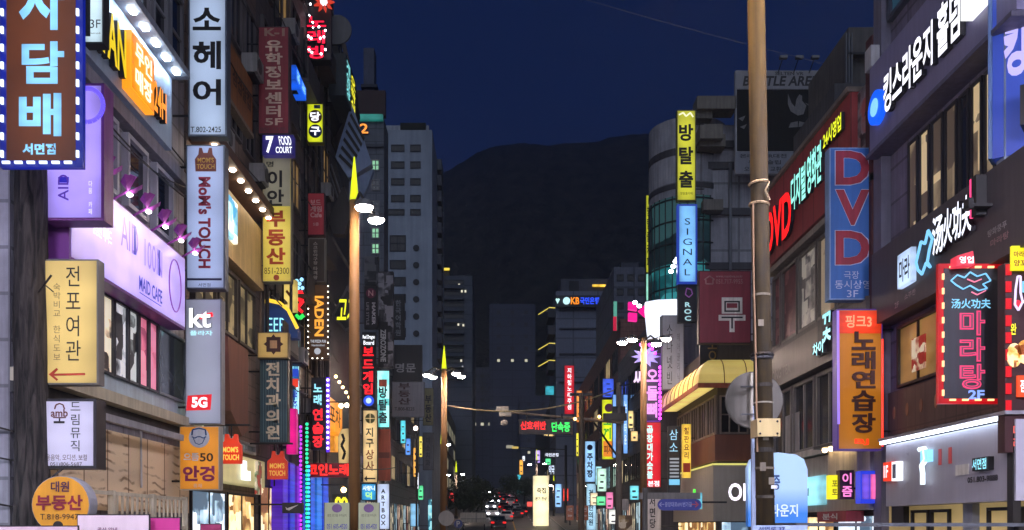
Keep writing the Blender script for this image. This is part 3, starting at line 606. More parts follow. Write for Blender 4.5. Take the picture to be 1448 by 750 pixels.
# dark tiled tower with rounded glass corner
R4 = T('rounded_corner_building', 'grey panelled building with a rounded glass corner and rooftop billboard on the right', 'building', 'b', d=52, org=(16, 52, 0))
R4.e.location = (16, 52, 0)
PAN_ = pm((150, 152, 160), .6, .35, tile=(2.4, 1.9, 0)); DBAND = pm((58, 58, 64), .6)
MB().box(-5.0, 8.5, 0, 12, -1, 24.2).build('wall', PAN_, R4)
for py in (205, 300, 377, 235): zc = Z(py, 52); MB().box(-5.02, 8.5, -.12, -.003, zc - .2, zc + .2).build('band', DBAND, R4)
MB().box(-3.0, -2.85, -.2, -.003, 2, 22).build('downpipe', STEEL, R4)
cx, cy, rr = 11.1 - 16, 2.0, 2.25
def cyl(part, z0, z1, mat, r=rr, n=32): return MB().tube((cx, cy, z0), (cx, cy, z1), r, n=n).build(part, mat, R4, smooth=False)
cyl('corner_wall', 20.2, 24.6, PAN_); cyl('corner_band', 22.5, 22.9, DBAND, rr + .03); cyl('corner_band', 20.6, 20.9, DBAND, rr + .03)
cyl('corner_glass', 16.4, 20.2, poster((14, 30, 34), (26, 50, 54), (48, 82, 84), .5, .45), rr - .05)
cyl('corner_glass', 14.0, 16.4, poster((10, 46, 52), (18, 84, 88), (50, 140, 142), .8, .5), rr - .05)
cyl('corner_wall', -1, 14.0, pm((70, 70, 78), .6))
for k in range(5): cyl('glazing_bar', 15.0 + k * 1.25, 15.08 + k * 1.25, DKST, rr + .02)
m = MB()
for i in range(32): a = i * math.pi / 16; m.tube((cx + (rr) * math.cos(a), cy + rr * math.sin(a), 14.0), (cx + rr * math.cos(a), cy + rr * math.sin(a), 20.2), .035, n=5)
m.build('mullions', DKST, R4)
for (x0, y0, x1, y1, dd) in ((985, 138, 1040, 156, -1.2), (986, 152, 1008, 166, -.9), (988, 180, 1020, 200, -1.4), (990, 190, 1026, 207, -1.0), (996, 280, 1024, 295, -.8)):
    a = X(x0, 51) - 16; bb = X(x1, 51) - 16; MB().box(a, bb, dd, -.005, Z(y1, 51), Z(y0, 51)).build('roof_unit', pm((112, 108, 100), .7, .4), R4)
t = T('billboard', 'large unlit rooftop billboard with white header and black sports photograph', 'billboard', 'b', d=50.8, org=(X(1112, 50.8), 50.8, Z(245, 50.8)))
t.pbox('backing', 1040, 100, 1186, 246, 0, .3, pm((150, 152, 158), .6)); t.pbox('header', 1041, 101, 1185, 126, -.02, -.002, pm((140, 142, 148), .8, .15)); t.pbox('picture', 1042, 127, 1185, 214, -.02, -.002, pm((12, 12, 14), .9, .6, spec=.1)); t.pbox('footer', 1041, 215, 1185, 245, -.02, -.002, pm((120, 124, 134), .8, .15))
t.text('BATTLE ARENA', 1050, 108, 1172, 122, pm((40, 40, 46), .6), y=-.03, slant=.1, bold=.03); t.text('SELTEN VR', 1096, 102, 1136, 107, pm((60, 60, 66), .6), y=-.03)
t.text('온라인 VR대전', 1046, 218, 1112, 224, pm((50, 50, 56), .6), y=-.03); t.text('무료 슬립', 1058, 227, 1104, 233, pm((50, 50, 56), .6), y=-.03); t.text('오늘 지금 교환매시', 1052, 236, 1120, 243, pm((50, 50, 56), .6), y=-.03)
FIG = pm((105, 105, 108), .6, .4, scale=5)
for pl in ([(1114, 133), (1119, 146), (1124, 152), (1126, 141), (1130, 134), (1134, 136), (1134, 143), (1140, 150), (1136, 162), (1128, 164), (1118, 158), (1114, 148)], [(1138, 146), (1150, 150), (1160, 148), (1158, 153), (1148, 154)], [(1166, 146), (1176, 152), (1174, 155), (1164, 150)], [(1118, 174), (1128, 172), (1128, 180), (1115, 181)], [(1130, 172), (1138, 174), (1137, 179), (1129, 180)], [(1154, 186), (1158, 192), (1160, 202), (1152, 202), (1155, 196)], [(1044, 168), (1054, 164), (1050, 172)], [(1046, 180), (1056, 176), (1052, 183)]): t.poly(pl, -.03, -.021, FIG, 'figure')
for k in range(4): a, bb = t.P(1058 + k * 22 + (20 if k else 0), 96); MB().tube((a, .0, bb - .3), (a, -.9, bb + .1), .03).build('lamp_arm', STEEL, t); MB().box(a - .2, a + .2, -1.1, -.85, bb, bb + .14).build('floodlight', STEEL, t)
# far right rows
R5 = building('dark_shop_row', 'dark shop building behind the four headed lamp on the right', 'R', 56.5, 80.0, 10.4, 15.5, pm((104, 100, 104), .7, .45, tile=(1.4, .7)))
for f in range(3):
    for i in range(7): R5.win((1 + i * 3.2, 3.6 + i * 3.2, 5 + f * 3.2, 7 + f * 3.2), glassm((22, 24, 28)) if (i * 3 + f) % 7 else em((230, 200, 150), .35, .4), nx=2, fmat=DKST)
shopfront(R5, .5, 23, SHF, zt=3.3)
R6 = building('brick_row', 'dim brick row of shops between the utility pole and the lamp', 'R', 80.0, 125.0, 10.6, 19.5, pm((122, 88, 80), .8, .45, tile=(1.0, .4)))
for f in range(4):
    for i in range(8): R6.win((2 + i * 5.4, 5.6 + i * 5.4, 5 + f * 3.4, 7.2 + f * 3.4), glassm((22, 24, 28)) if (i * 3 + f * 2) % 8 else em((235, 205, 150), .35, .4), nx=3, fmat=DKST)
shopfront(R6, .5, 44, SHF, zt=3.3)
R7 = building('far_right_row', 'far dark row of shops below the bank tower', 'R', 175, 300, 12.0, 30, pm((56, 58, 66), .8, .3, tile=(2, 1)))
for i in range(10): R7.win((3 + i * 12, 12 + i * 12, 12, 15), glassm((22, 24, 28)) if i % 3 else em((235, 205, 150), .5), nx=4, fmat=GREYW)
t = KB = frontage('bank_office_tower', 'dim grey office tower with a glowing orange and blue bank sign near its roof', 786, 905, 150, 412, pm((100, 108, 128), .7, .2, tile=(4, 3.2, 0)), deep=18)
t.pbox('roof_block', 794, 390, 862, 412, 2, 14, pm((62, 66, 80), .7)); t.pbox('roof_opening', 806, 393, 820, 408, 1.9, 1.99, pm((26, 28, 34), .7))
for y in (438, 464, 500, 540): t.pbox('floor_band', 791, y, 846, y + 2, -.25, -.01, pm((48, 52, 64), .7))
for k in range(5): t.win(t.R(849, 430 + k * 24, 868, 444 + k * 24), DW, nx=3, fmat=FRW, fw=.2); 
for k in range(4):
    y = 432 + k * 24.5 + (2 if k > 1 else 0); t.pbox('balcony', 776, y, 790, y + 13, 2, 8, pm((62, 66, 78), .7))
    if k != 1: MB().path([(t.P(763, y + 5)[0], 4, t.P(763, y + 5)[1]), (t.P(778, y - 1)[0], 2, t.P(778, y - 1)[1]), (t.P(789, y - 1)[0], 1.9, t.P(789, y)[1])], .08).build('led_line', em((225, 205, 90), .9), t)
t.pbox('roof_light', 839, 399, 868, 402, 1.5, 1.8, em((240, 190, 60), 1.3, .6, 1.0)); t.pbox('roof_light', 865, 399, 868, 405, 1.3, 1.5, em((240, 190, 60), 1.3))
t = T('bank_sign', 'glowing bank roof sign in orange and blue letters with round white emblem', 'sign', 'b', d=149, org=(X(815, 149), 149, Z(432, 149)))
t.pbox('backing', 786, 418, 849, 434, 0, .5, pm((40, 44, 54), .6)); t.disc(801, 426, 5, -.3, -.01, em((190, 235, 240), 1.3)); t.text('KB', 807, 421, 819, 431, em((255, 140, 20), 1.6), dep=.2, bold=.04); t.text('국민은행', 820, 421, 847, 431, em((40, 80, 255), 1.8), dep=.2, bold=.03)
t.poly([(785.5, 424), (787.2, 422.5), (788.5, 424), (789.8, 422.5), (791.5, 424), (788.5, 430)], -.3, -.01, em((190, 240, 235), 1.3))
t = frontage('dim_back_block', 'dim grey block between the bank tower and the rounded corner', 868, 925, 110, 378, pm((88, 94, 110), .8, .3, tile=(3, 3, 0)), deep=20)
t.pbox('roof_block', 880, 368, 905, 378, 1, 8, pm((58, 62, 74), .8))
for k in range(4):
    for j in range(3): t.win(t.R(872 + j * 15, 388 + k * 20, 882 + j * 15, 398 + k * 20), DW, nx=2, fmat=FRW, fw=.15)
# thin night haze
hz = MB().box(-2900, 2900, -190, 3900, -1.2, 700).build('haze', pm((9,9,9)))
hz.data.materials.clear(); hm = bpy.data.materials.new('haze'); hm.use_nodes = True; hn = hm.node_tree; hn.nodes.clear()
ho = hn.nodes.new('ShaderNodeOutputMaterial'); hv = hn.nodes.new('ShaderNodeVolumePrincipled'); hv.inputs['Color'].default_value = (.55, .72, 1, 1); hv.inputs['Density'].default_value = .0004; hv.inputs['Anisotropy'].default_value = .8
hn.links.new(hv.outputs[0], ho.inputs['Volume']); hz.data.materials.append(hm); hz['kind'] = 'stuff'
# ================================================================== SIGNS, LEFT SIDE
DARKTX = pm((28, 26, 30), .6); REDTX = pm((150, 40, 40), .6)
RED = em((255, 30, 40), 2.2); CYAN = em((150, 230, 250), 1.5); WHT = em((245, 248, 255), 2.0); YEL = em((245, 235, 50), 1.6)
# tobacco sign
t = blade('big brown blade sign with glowing pale blue characters and a blue border of white dashes', 0, -180, 117, 237, em((112, 58, 26), .6, .3, .9, base=.1), em((10, 32, 165), .75, .2, base=.1), margin=.11, th=.1)
BL = em((135, 205, 250), .95, .12, 1.0)
t.text('전', 28, -150, 96, -66, BL, bold=.034); t.text('자', 28, -44, 93, 44, BL, bold=.034); t.text('담', 32, 60, 92, 120, BL, bold=.034); t.text('배', 28, 133, 88, 194, BL, bold=.034); t.text('서면점', 33, 204, 80, 220, BL, bold=.04)
m = MB()
for k in range(16):
    z = 224 - k * 25
    for px in (4.5, 111):
        a, b = t.P(px, z); m.box(a - .02, a + .02, -.05, -.016, b, b + .11)
for k in range(6):
    a, b = t.P(10 + k * 17.5, 231); m.box(a - .06, a + .06, -.05, -.016, b - .02, b + .02)
m.build('light_dashes', em((225, 240, 255), 2.6), t)
t = blade('small white lit blade sign with 3F in grey tucked beside the yellow canopy letters', 118, -70, 147, 62, em((200, 225, 235), .85, .15), BLACK, th=.25)
t.text('3F', 128, 29, 143, 41, pm((60, 70, 80), .5), bold=0); t.text('Bar / Gastropub', 120, 47, 143, 50, DARKTX, bold=0); t.text('가든', 122, -40, 143, -18, pm((60, 70, 80), .5))
t = blade('tall lilac lit blade sign with letters running upward above the beige inn sign', 63, 118, 147, 312, em((172, 150, 250), .95, .4, .8), pm((120, 60, 130), .5), margin=.05, th=.4)
BLU = em((50, 40, 190), .7)
m = T.text(t, 'AID', 83, 248, 98, 285, em((96, 60, 190), .6), 'l', bold=.01); t.text('다음 카페', 126, 256, 132, 305, em((240, 235, 255), 1.3), 'v', bold=0)
t.pbox('letter_bar', 83, 251, 98, 259, -.02, -.016, BLU); a, b = t.P(130, 150); tor = MB()
for i in range(20):
    g0 = i * math.pi / 10; g1 = g0 + math.pi / 10; tor.tube((a - .06 + .27 * math.cos(g0), -.03, b + .3 * math.sin(g0)), (a - .06 + .27 * math.cos(g1), -.03, b + .3 * math.sin(g1)), .04, n=5, cap=False)
tor.build('ring', em((110, 90, 250), 1.0), t)
# yellow canopy sign
t = T('wall_sign', 'white wall sign with yellow and orange block letters under a canopy of bright downlights', 'sign', 'L', d=17.2, W=8.0, d1=23.2, org=(0, 0, 10.75))
LL = 5.3
t.box('panel', (0, LL, .0, 1.75), 0, .45, pm((150, 172, 195), .45, .15)); t.box('canopy', (-.1, LL + .1, 1.78, 1.95), -.42, .45, pm((125, 135, 150), .5))
YL = em((235, 205, 30), .85); OR = em((255, 150, 25), 1.1)
t.text('TITAN', 0, 0, 0, 0, YL, r=(.35, 2.2, .25, 1.25), dep=.12, bold=.034, y=-.02)
t.box('light_box', (2.32, 3.62, .12, 1.36), -.2, -.005, OR); t.box('light_face', (2.37, 3.57, .17, 1.31), -.215, -.202, em((255, 150, 20), 1.05, .2)); t.text('무인', 0, 0, 0, 0, em((255, 245, 220), 1.5), r=(2.5, 3.45, .78, 1.24), y=-.22, bold=.034); t.text('매장', 0, 0, 0, 0, em((255, 245, 220), 1.5), r=(2.5, 3.45, .24, .7), y=-.22, bold=.034)
t.text('24H', 0, 0, 0, 0, OR, r=(3.72, 4.5, .3, 1.0), dep=.14, bold=.034, y=-.02)
for i in range(8): MB().box(.25 + i * .66, .45 + i * .66, -.28, -.16, 1.74, 1.78).build('downlight', em((225, 238, 255), 60), t)
# maid cafe sign
t = T('wall_sign', 'long lilac lit wall sign with tall thin letters and purple flower shaped lamps', 'sign', 'L', d=16.6, W=7.75, d1=22.7, org=(0, 0, 6.4))
LL = 6.1
t.box('cabinet', (0, LL, 0, 1.78), .0, .55, pm((120, 60, 140), .4, .2)); t.box('face_panel', (.06, LL - .04, .06, 1.73), -.02, -.002, em((196, 172, 255), .84, .35, .7, base=.25))
def grad(c): return em(c, .75)
t.text('AID', 0, 0, 0, 0, em((150, 110, 215), .7), r=(2.2, 3.1, .92, 1.55), y=-.03, bold=.0); t.box('letter_bar', (2.86, 2.97, .93, 1.54), -.04, -.032, BLU)
t.text('100N', 0, 0, 0, 0, em((150, 120, 225), .7), r=(3.45, 4.5, .85, 1.45), y=-.03, bold=0); t.box('letter_bar', (4.26, 4.36, .86, 1.44), -.04, -.032, BLU)
t.text('MAID CAFE', 0, 0, 0, 0, em((40, 50, 190), .6), r=(3.15, 4.5, .25, .56), y=-.03, bold=.02); t.text('달콤한 메이드', 0, 0, 0, 0, em((235, 225, 255), 1.4), r=(.9, 1.75, .75, 1.05), y=-.03); t.box('underline', (3.2, 4.45, .19, .205), -.03, -.021, BLU)
ov = MB()
for i in range(24): g0 = i * math.pi / 12; g1 = g0 + math.pi / 12; ov.tube((5.35 + .4 * math.cos(g0), -.03, .9 + .62 * math.sin(g0)), (5.35 + .4 * math.cos(g1), -.03, .9 + .62 * math.sin(g1)), .018, n=5, cap=False)
ov.build('oval_line', em((150, 80, 200), .6), t)
PET = pm((165, 75, 165), .5, .25)
for i in range(6):
    u = .9 + i * 1.0; m = MB().tube((u, 0, 1.75), (u, -.3, 1.92), .025, n=6); arm = m.build('lamp_arm', PET, t)
    pt = MB()
    for q, (dx, dz, ln) in enumerate(((-.42, .20, 1), (.46, .22, 1), (-.14, .30, 1), (.2, .05, 1))):
        c = (u, -.3, 1.90); e = (u + dx, -.3 - .10, 1.90 + dz)
        k = len(pt.v); pt.v += [c, ((c[0] + e[0]) / 2, -.5, (c[2] + e[2]) / 2 + .12), e, ((c[0] + e[0]) / 2, -.22, (c[2] + e[2]) / 2 + .02), ((c[0] + e[0]) / 2, -.34, (c[2] + e[2]) / 2 - .05)]
        pt.f += [(k, k + 1, k + 2), (k, k + 2, k + 3), (k, k + 4, k + 1), (k + 1, k + 4, k + 2), (k + 2, k + 4, k + 3), (k + 3, k + 4, k)]
    pt.build('petals', PET, arm); MB().ball((u + .02, -.32, 1.84), .06, .06, .035).build('bulb', em((255, 235, 245), 22), arm)
# beige inn sign and the ones below
t = blade('beige lit blade sign with brush written black characters and a red arrow pointing left', 57, 367, 139, 544, em((228, 196, 120), .72, .35, .8, stretch=(1, 1, .5)), pm((110, 108, 104), .5), th=.25, margin=.03)
t.text('전포여관', 93, 374, 118, 514, DARKTX, 'v', bold=.0); t.text('숙박비교', 76, 400, 88, 450, pm((150, 124, 84), .6), 'v', bold=0); t.text('한식도보', 76, 460, 88, 512, pm((150, 124, 84), .6), 'v', bold=0)
t.poly([(70, 530), (81, 521), (83, 523), (77, 529), (121, 528), (121, 531), (77, 532), (83, 537), (81, 539)], -.03, -.016, pm((190, 60, 40), .5), 'arrow')
t = blade('pale grey square blade sign in a dark frame with microphone emblem and vertical characters', 54, 564, 136, 663, em((176, 174, 196), .5, .2, .8, base=.9), pm((40, 38, 44), .5), th=.4, margin=.05)
t.text('드림뮤직', 100, 566, 117, 640, pm((30, 40, 50), .6), 'v', bold=.0); t.text('실용음악, 오디션, 보컬', 60, 643, 124, 652, pm((90, 60, 60), .6), bold=0); t.text('051)806-5687', 72, 654, 117, 661, pm((60, 50, 50), .6), bold=0)
t.text('amb', 73, 579, 97, 590, pm((110, 50, 50), .6)); t.pbox('emblem_foot', 77, 596, 92, 599, -.03, -.016, DARKTX); t.line([(78, 579), (80, 573), (85, 571), (90, 573), (92, 579)], .012, pm((110, 50, 50), .6), 'emblem_line', y=-.02); t.line([(85, 592), (85, 597)], .012, DARKTX, 'emblem_line', y=-.02); t.line([(76, 591), (94, 591)], .01, pm((110, 50, 50), .6), 'emblem_line', y=-.02)
t = T('round_sign', 'round yellow sign with red real estate characters at the lower left', 'sign', 'b', d=15.2, org=(X(86, 15.2), 15.2, Z(752, 15.2)))
t.disc(86, 714, 41, 0, .3, pm((150, 155, 165), .4), 'rim'); t.disc(86, 714, 40, -.015, -.001, pm((214, 150, 36), .5, .2), 'face'); YB = em((214, 150, 36), .25)
t.text('대원', 73, 681, 99, 696, pm((70, 30, 70), .6)); t.text('부동산', 52, 700, 118, 722, pm((130, 28, 48), .6), bold=.034); t.text('T.818-9947', 58, 727, 112, 735, pm((60, 45, 30), .6), bold=0); t.disc(83, 744, 7, -.03, -.016, DARKTX)
MB().tube((-.2, .15, -.3), (-.2, .15, -Z(752, 15.2)), .05).build('post', DKST, t)
for lb, x0, y0, x1, y1, c, d in (('white notice banner with a dark frame and pinned corners at the lower left', 110, 729, 210, 752, (214, 196, 205), 14.0), ('bright pink banner panel to the right of the framed white notice', 211, 733, 254, 752, (190, 50, 130), 14.2), ('pale pink banner strip under the round yellow sign', -20, 745, 109, 753, (206, 180, 196), 13.8), ('small magenta banner below the orange optician sign', 284, 742, 312, 754, (170, 60, 110), 20)):
    t = T('banner', lb, 'banner', 'b', d=d, org=(X((x0 + x1) / 2, d), d, .14)); r = t.R(x0, y0, x1, y1); r = (r[0], r[1], .55, r[3]); t.box('cloth', r, 0, .02, pm(c, .7, .12))
    m = MB()
    for a in (r[0], r[1]): m.tube((a, .03, 0), (a, .03, r[3] + .02), .02)
    m.tube((r[0], .03, r[3]), (r[1], .03, r[3]), .018); m.build('frame', BLACK, t)
    if 'notice' in lb: t.text('공사 안내', 138, 746, 166, 751, pm((110, 70, 100), .6), y=-.01)
# fence at the terrace
t = T('terrace_fence', 'white square bar fence in front of the beige wooden panels', 'fence', 'L', d=16.2, W=7.7, d1=23.6, org=(0, 0, .14))
FW = pm((205, 200, 180), .5); L_ = 6.6
for z in (2.05, 1.35): MB().box(0, L_, 0, .06, z, z + .07).build('rail', FW, t)
for i in range(4): MB().box(i * 2.15, i * 2.15 + .12, -.01, .1, 0, 2.14).build('post', FW, t)
m = MB()
for i in range(16): m.box(2.4 + i * .26, 2.45 + i * .26, .01, .05, 1.42, 2.05)
m.build('balusters', FW, t)
# tree trunk
def bark():
    m = bpy.data.materials.new('bark'); m.use_nodes = True; nt = m.node_tree; N = nt.nodes; L = nt.links; b = N['Principled BSDF']
    tc = N.new('ShaderNodeTexCoord'); mp = N.new('ShaderNodeMapping'); mp.inputs['Scale'].default_value = (9, 9, 1.1); L.new(tc.outputs['Object'], mp.inputs[0])
    n1 = N.new('ShaderNodeTexNoise'); n1.inputs['Scale'].default_value = 1.3; n1.inputs['Detail'].default_value = 8; n1.inputs['Distortion'].default_value = .8; L.new(mp.outputs[0], n1.inputs['Vector'])
    cr = N.new('ShaderNodeValToRGB'); e = cr.color_ramp.elements; e[0].position = .38; e[0].color = (.006, .005, .005, 1); e[1].position = .62; e[1].color = (.05, .042, .038, 1); L.new(n1.outputs[0], cr.inputs[0]); L.new(cr.outputs[0], b.inputs['Base Color'])
    bp = N.new('ShaderNodeBump'); bp.inputs['Distance'].default_value = .08; bp.inputs['Strength'].default_value = 1; L.new(n1.outputs[0], bp.inputs['Height']); L.new(bp.outputs[0], b.inputs['Normal']); b.inputs['Roughness'].default_value = .9; return m
t = T('street_tree', 'dark rough tree trunk with bare twigs beside the blue panelled wall', 'tree', 'b', d=16.0, org=(X(44, 16.0), 16.0, 0))
m = MB(); nn = 14; hs = [0, .4, 1, 1.8, 2.6, 3.4, 4.2, 5, 5.8, 6.6, 7.4, 8.2, 9.5, 11]
for j, h in enumerate(hs):
    r0 = .31 - .008 * h; ox = .06 * math.sin(h * .7) + (h - 4) * .012
    for i in range(nn):
        a = 2 * math.pi * i / nn; rr_ = r0 * (1 + .22 * noise.noise(Vector((math.cos(a) * 2, math.sin(a) * 2, h * .5)))) * (1 + .10 * math.sin(3 * a + h))
        m.v.append((ox + rr_ * math.cos(a), rr_ * math.sin(a), h))
for j in range(len(hs) - 1):
    for i in range(nn): m.f.append((j * nn + i, j * nn + (i + 1) % nn, (j + 1) * nn + (i + 1) % nn, (j + 1) * nn + i))
m.build('trunk', bark(), t, smooth=True)
m = MB()
for (z, sx, ln) in ((2.7, -1, .9), (2.3, 1, .5), (1.9, -1, .8), (3.2, -1, .6), (5.6, 1, .3)):
    p = Vector((.2 * sx, -.15, z)); q = p + Vector((sx * ln * .6, -.15, .1)); s_ = q + Vector((sx * ln * .4, 0, .16)); MB().path([tuple(p), tuple(q), tuple(s_)], .018).path([tuple(q), tuple(q + Vector((sx * .2, -.1, -.15)))], .01).build('twig', bark(), t)

LB = em((176, 196, 228), .62, .18, .6)
t = blade('tall white lit blade sign with three large black characters and a phone number', 266, -40, 321, 193, LB, pm((70, 80, 95), .5), margin=.05)
for c, a, b in (('소', 12, 44), ('헤', 59, 99), ('어', 113, 150)): t.text(c, 273, a, 313, b, pm((12, 12, 16), .6), bold=.03)
t.text('T.802-2425', 270, 180, 313, 188, DARKTX, bold=.01)
t = blade('tall pale blue blade sign with apron emblem and brand letters running downward', 263, 205, 318, 409, em((172, 188, 232), .62, .22, .6), pm((80, 90, 105), .5), margin=.04)
MR = pm((165, 36, 66), .5)
t.text("MoM's TOUCH", 281, 251, 299, 380, MR, 'r', bold=.04); t.pbox('rule', 265, 394, 314, 397, -.03, -.016, pm((40, 40, 80), .5)); t.text('서면점', 281, 401, 298, 406, pm((40, 40, 80), .5), bold=0)
t.poly([(277, 243), (276, 226), (281, 219), (282, 210), (286, 210), (288, 217), (294, 217), (296, 210), (300, 210), (301, 219), (306, 226), (306, 243)], -.03, -.016, pm((130, 62, 48), .6), 'apron_emblem'); t.text('MOM\'S', 280, 224, 303, 231, pm((225, 170, 70), .5), y=-.04); t.text('TOUCH', 279, 233, 304, 240, pm((225, 170, 70), .5), y=-.04)
t = blade('tall grey blade sign with glowing white letters at its top and a red 5G badge', 262, 423, 313, 600, em((150, 156, 172), .5, .35, .5, base=.9), pm((120, 124, 132), .5), margin=.03)
t.text('kt', 269, 437, 300, 465, em((250, 252, 255), 1.6), dep=.06, bold=.034); t.poly([(283, 446), (301, 443), (302, 448), (284, 452)], -.08, -.03, RED, 'accent'); t.text('플라자', 269, 468, 301, 475, em((180, 235, 245), 1.2)); t.poly([(266, 560), (300, 558), (298, 580), (264, 581)], -.04, -.016, em((225, 30, 40), .8), 'badge'); t.text('5G', 272, 562, 294, 577, WHT, y=-.05, bold=.04)
t = blade('mustard orange blade sign with round portrait emblem and purple optician characters', 254, 603, 310, 693, em((214, 140, 40), .42, .2, .8, base=.9), pm((170, 168, 160), .5), margin=.02)
t.disc(282, 619, 14.5, -.03, -.016, pm((205, 215, 225), .5)); t.line([(272, 618), (276, 620), (280, 618), (284, 618), (288, 620), (292, 618)], .015, pm((50, 90, 140), .5), 'glasses_line', y=-.035); t.line([(272, 616), (273, 608), (282, 606), (291, 608), (292, 616)], .02, pm((50, 90, 140), .5), 'head_line', y=-.035); t.line([(274, 620), (277, 627), (282, 629), (287, 627), (290, 620)], .01, pm((50, 90, 140), .5), 'head_line', y=-.035)
t.text('으뜸', 260, 641, 282, 652, pm((225, 225, 225), .5), bold=.03); t.text('50', 283, 641, 302, 653, pm((50, 30, 25), .5)); t.text('안경', 259, 659, 304, 681, pm((140, 30, 90), .5), bold=.04); t.text('홍채', 274, 684, 286, 690, pm((225, 200, 200), .5), bold=0)
def apron(label, px, py, s, d, lit):
    t = T('hanging_sign', label, 'sign', 'b', d=d, org=(X(px, d), d, Z(py + 22 * s, d)))
    o = [(-15, 22), (-15, -5), (-9, -10), (-8, -20), (-4, -20), (-2, -14), (3, -14), (5, -20), (9, -20), (10, -10), (15, -4), (15, 22)]
    t.poly([(px + a * s, py + b * s) for a, b in o], 0, .15, em((190, 50, 26), lit, .1, base=.9), 'panel')
    GT = em((255, 190, 80), lit * 1.6); t.text("MOM'S", px - 11 * s, py + -2 * s, px + 11 * s, py + 6 * s, GT, y=-.01, bold=.03); t.text('TOUCH', px - 12 * s, py + 9 * s, px + 12 * s, py + 17 * s, GT, y=-.01, bold=.03)
    a, b = t.P(px, py - 20 * s); MB().tube((a, .08, b - .1), (a, .08, b + .25), .02).tube((a - 1.6, .08, b + .25), (a + .5, .08, b + .25), .03).build('bracket', BLACK, t)
apron('bright red apron shaped hanging sign right of the orange optician sign', 326, 634, 1.0, 24.8, .75)
apron('dimmer red brown apron shaped hanging sign under the striped dental sign', 392, 657, .95, 30.4, .3)
t = blade('unlit maroon blade sign with tan vertical characters and 5F', 365, 38, 409, 190, pm((150, 58, 66), .6, .3), pm((70, 50, 50), .6), arms=4)
TAN = pm((235, 205, 180), .6)
t.text('K-1', 374, 41, 403, 52, pm((176, 140, 120), .6), bold=.04); t.text('유학정보센터', 375, 56, 402, 167, TAN, 'v', bold=.034); t.text('5F', 375, 168, 400, 178, TAN); t.text('801-1270', 368, 181, 404, 187, pm((120, 70, 70), .6))
t = T('screen_sign', 'small violet lit box with white food court letters under the maroon blade sign', 'sign', 'b', d=30.4, org=(X(393, 30.4), 30.4, Z(219, 30.4)))
t.pbox('cabinet', 371, 191, 415, 219, 0, .3, em((48, 40, 120), .7, .4)); t.text('7', 376, 193, 387, 217, WHT, bold=.034, y=-.02); t.text('FOOD', 396, 193, 413, 206, WHT, slant=-.06, y=-.02); t.text('COURT', 390, 208, 413, 217, WHT, y=-.02)
t = blade('tall blade sign fading grey to yellow with dark and red real estate characters', 371, 221, 412, 399, em((196, 178, 74), .55, .3, .7, base=.9), pm((120, 116, 100), .5), margin=.03)
t.pbox('upper_face', 372.5, 222, 410.5, 292, -.02, -.016, em((140, 136, 116), .35, .2, base=.9)); t.text('이안', 377, 240, 404, 294, DARKTX, 'v', bold=.03); t.text('부동산', 377, 296, 406, 376, pm((190, 70, 30), .6), 'v', bold=.04); t.text('851-2300', 374, 379, 409, 388, pm((90, 70, 30), .6), bold=.0); t.disc(391, 393, 4, -.03, -.016, pm((180, 80, 50), .6)); t.text('명', 377, 229, 387, 237, DARKTX)  # grey upper face is unlit; its glow is put in to brighten it
t = T('facade_sign', 'blue curved beer bar sign with yellow tube along its top edge', 'sign', 'b', d=33.5, org=(X(392, 33.5), 33.5, Z(478, 33.5)))
t.poly([(366, 478), (366, 428), (378, 426), (396, 430), (408, 440), (421, 466), (421, 478)], 0, .5, em((34, 58, 110), .35, .4, base=.9), 'cabinet'); t.line([(367, 427), (378, 425), (396, 429), (408, 439), (421, 465)], .07, em((250, 205, 60), 1.4), y=-.06); t.text('BEER', 370, 450, 404, 469, em((150, 235, 250), 2), bold=-.005)
t = T('neon_sign', 'pink oval neon panel at the left end of the blue beer bar sign', 'sign', 'b', d=32.5, org=(X(365, 32.5), 32.5, Z(468, 32.5))); t.disc(366, 452, 15, 0, .15, em((235, 60, 170), .9), 'panel', sx=.35); MB().tube((-.05, .1, .3), (-1.0, .1, .3), .03).build('bracket', DKST, t)
t = T('panel_sign', 'yellow lit panel with a red stroke between the yellow blade sign and red neon figures', 'sign', 'b', d=36, org=(X(408, 36), 36, Z(450, 36))); t.pbox('panel', 388, 396, 419, 440, 0, .3, em((235, 205, 110), .8, .3)); t.poly([(406, 410), (412, 418), (411, 422), (404, 413)], -.02, -.002, pm((170, 60, 30), .6), 'mark')
t = T('neon_sign', 'small red and blue neon figure sign right of the yellow lit panel', 'sign', 'b', d=37.2, org=(X(424, 37.2), 37.2, Z(452, 37.2))); t.pbox('backing', 417, 392, 431, 448, .05, .2, BLACK); t.line([(420, 414), (428, 414), (422, 424), (429, 426), (421, 436), (428, 442)], .07, RED); t.dots([(420, 398), (424, 402), (427, 396), (422, 408), (428, 408)], .08, em((150, 215, 255), 3)); t.line([(419, 446), (424, 451), (430, 446)], .08, em((40, 220, 90), 1.5))
t = blade('square tan sign with a dark brown square emblem above the striped dental sign', 364, 470, 408, 507, em((178, 150, 88), .4, .15, base=.9), pm((110, 96, 66), .5), d=30.6, arms=1)
t.pbox('emblem', 377, 477, 397, 498, -.03, -.016, pm((62, 32, 30), .6)); t.pbox('emblem_centre', 382, 482, 392, 493, -.04, -.031, pm((186, 150, 110), .6)); t.poly([(387, 473), (390, 477), (384, 477)], -.03, -.016, pm((62, 32, 30), .6)); t.poly([(387, 502), (384, 498), (390, 498)], -.03, -.016, pm((62, 32, 30), .6)); t.poly([(373, 487), (377, 484), (377, 490)], -.03, -.016, pm((62, 32, 30), .6)); t.poly([(401, 487), (397, 490), (397, 484)], -.03, -.016, pm((62, 32, 30), .6))
t = blade('dark teal striped blade sign with cream vertical dental clinic characters', 367, 508, 407, 627, pm((40, 66, 78), .5, .3), pm((60, 56, 56), .5), margin=.03)
m = MB()
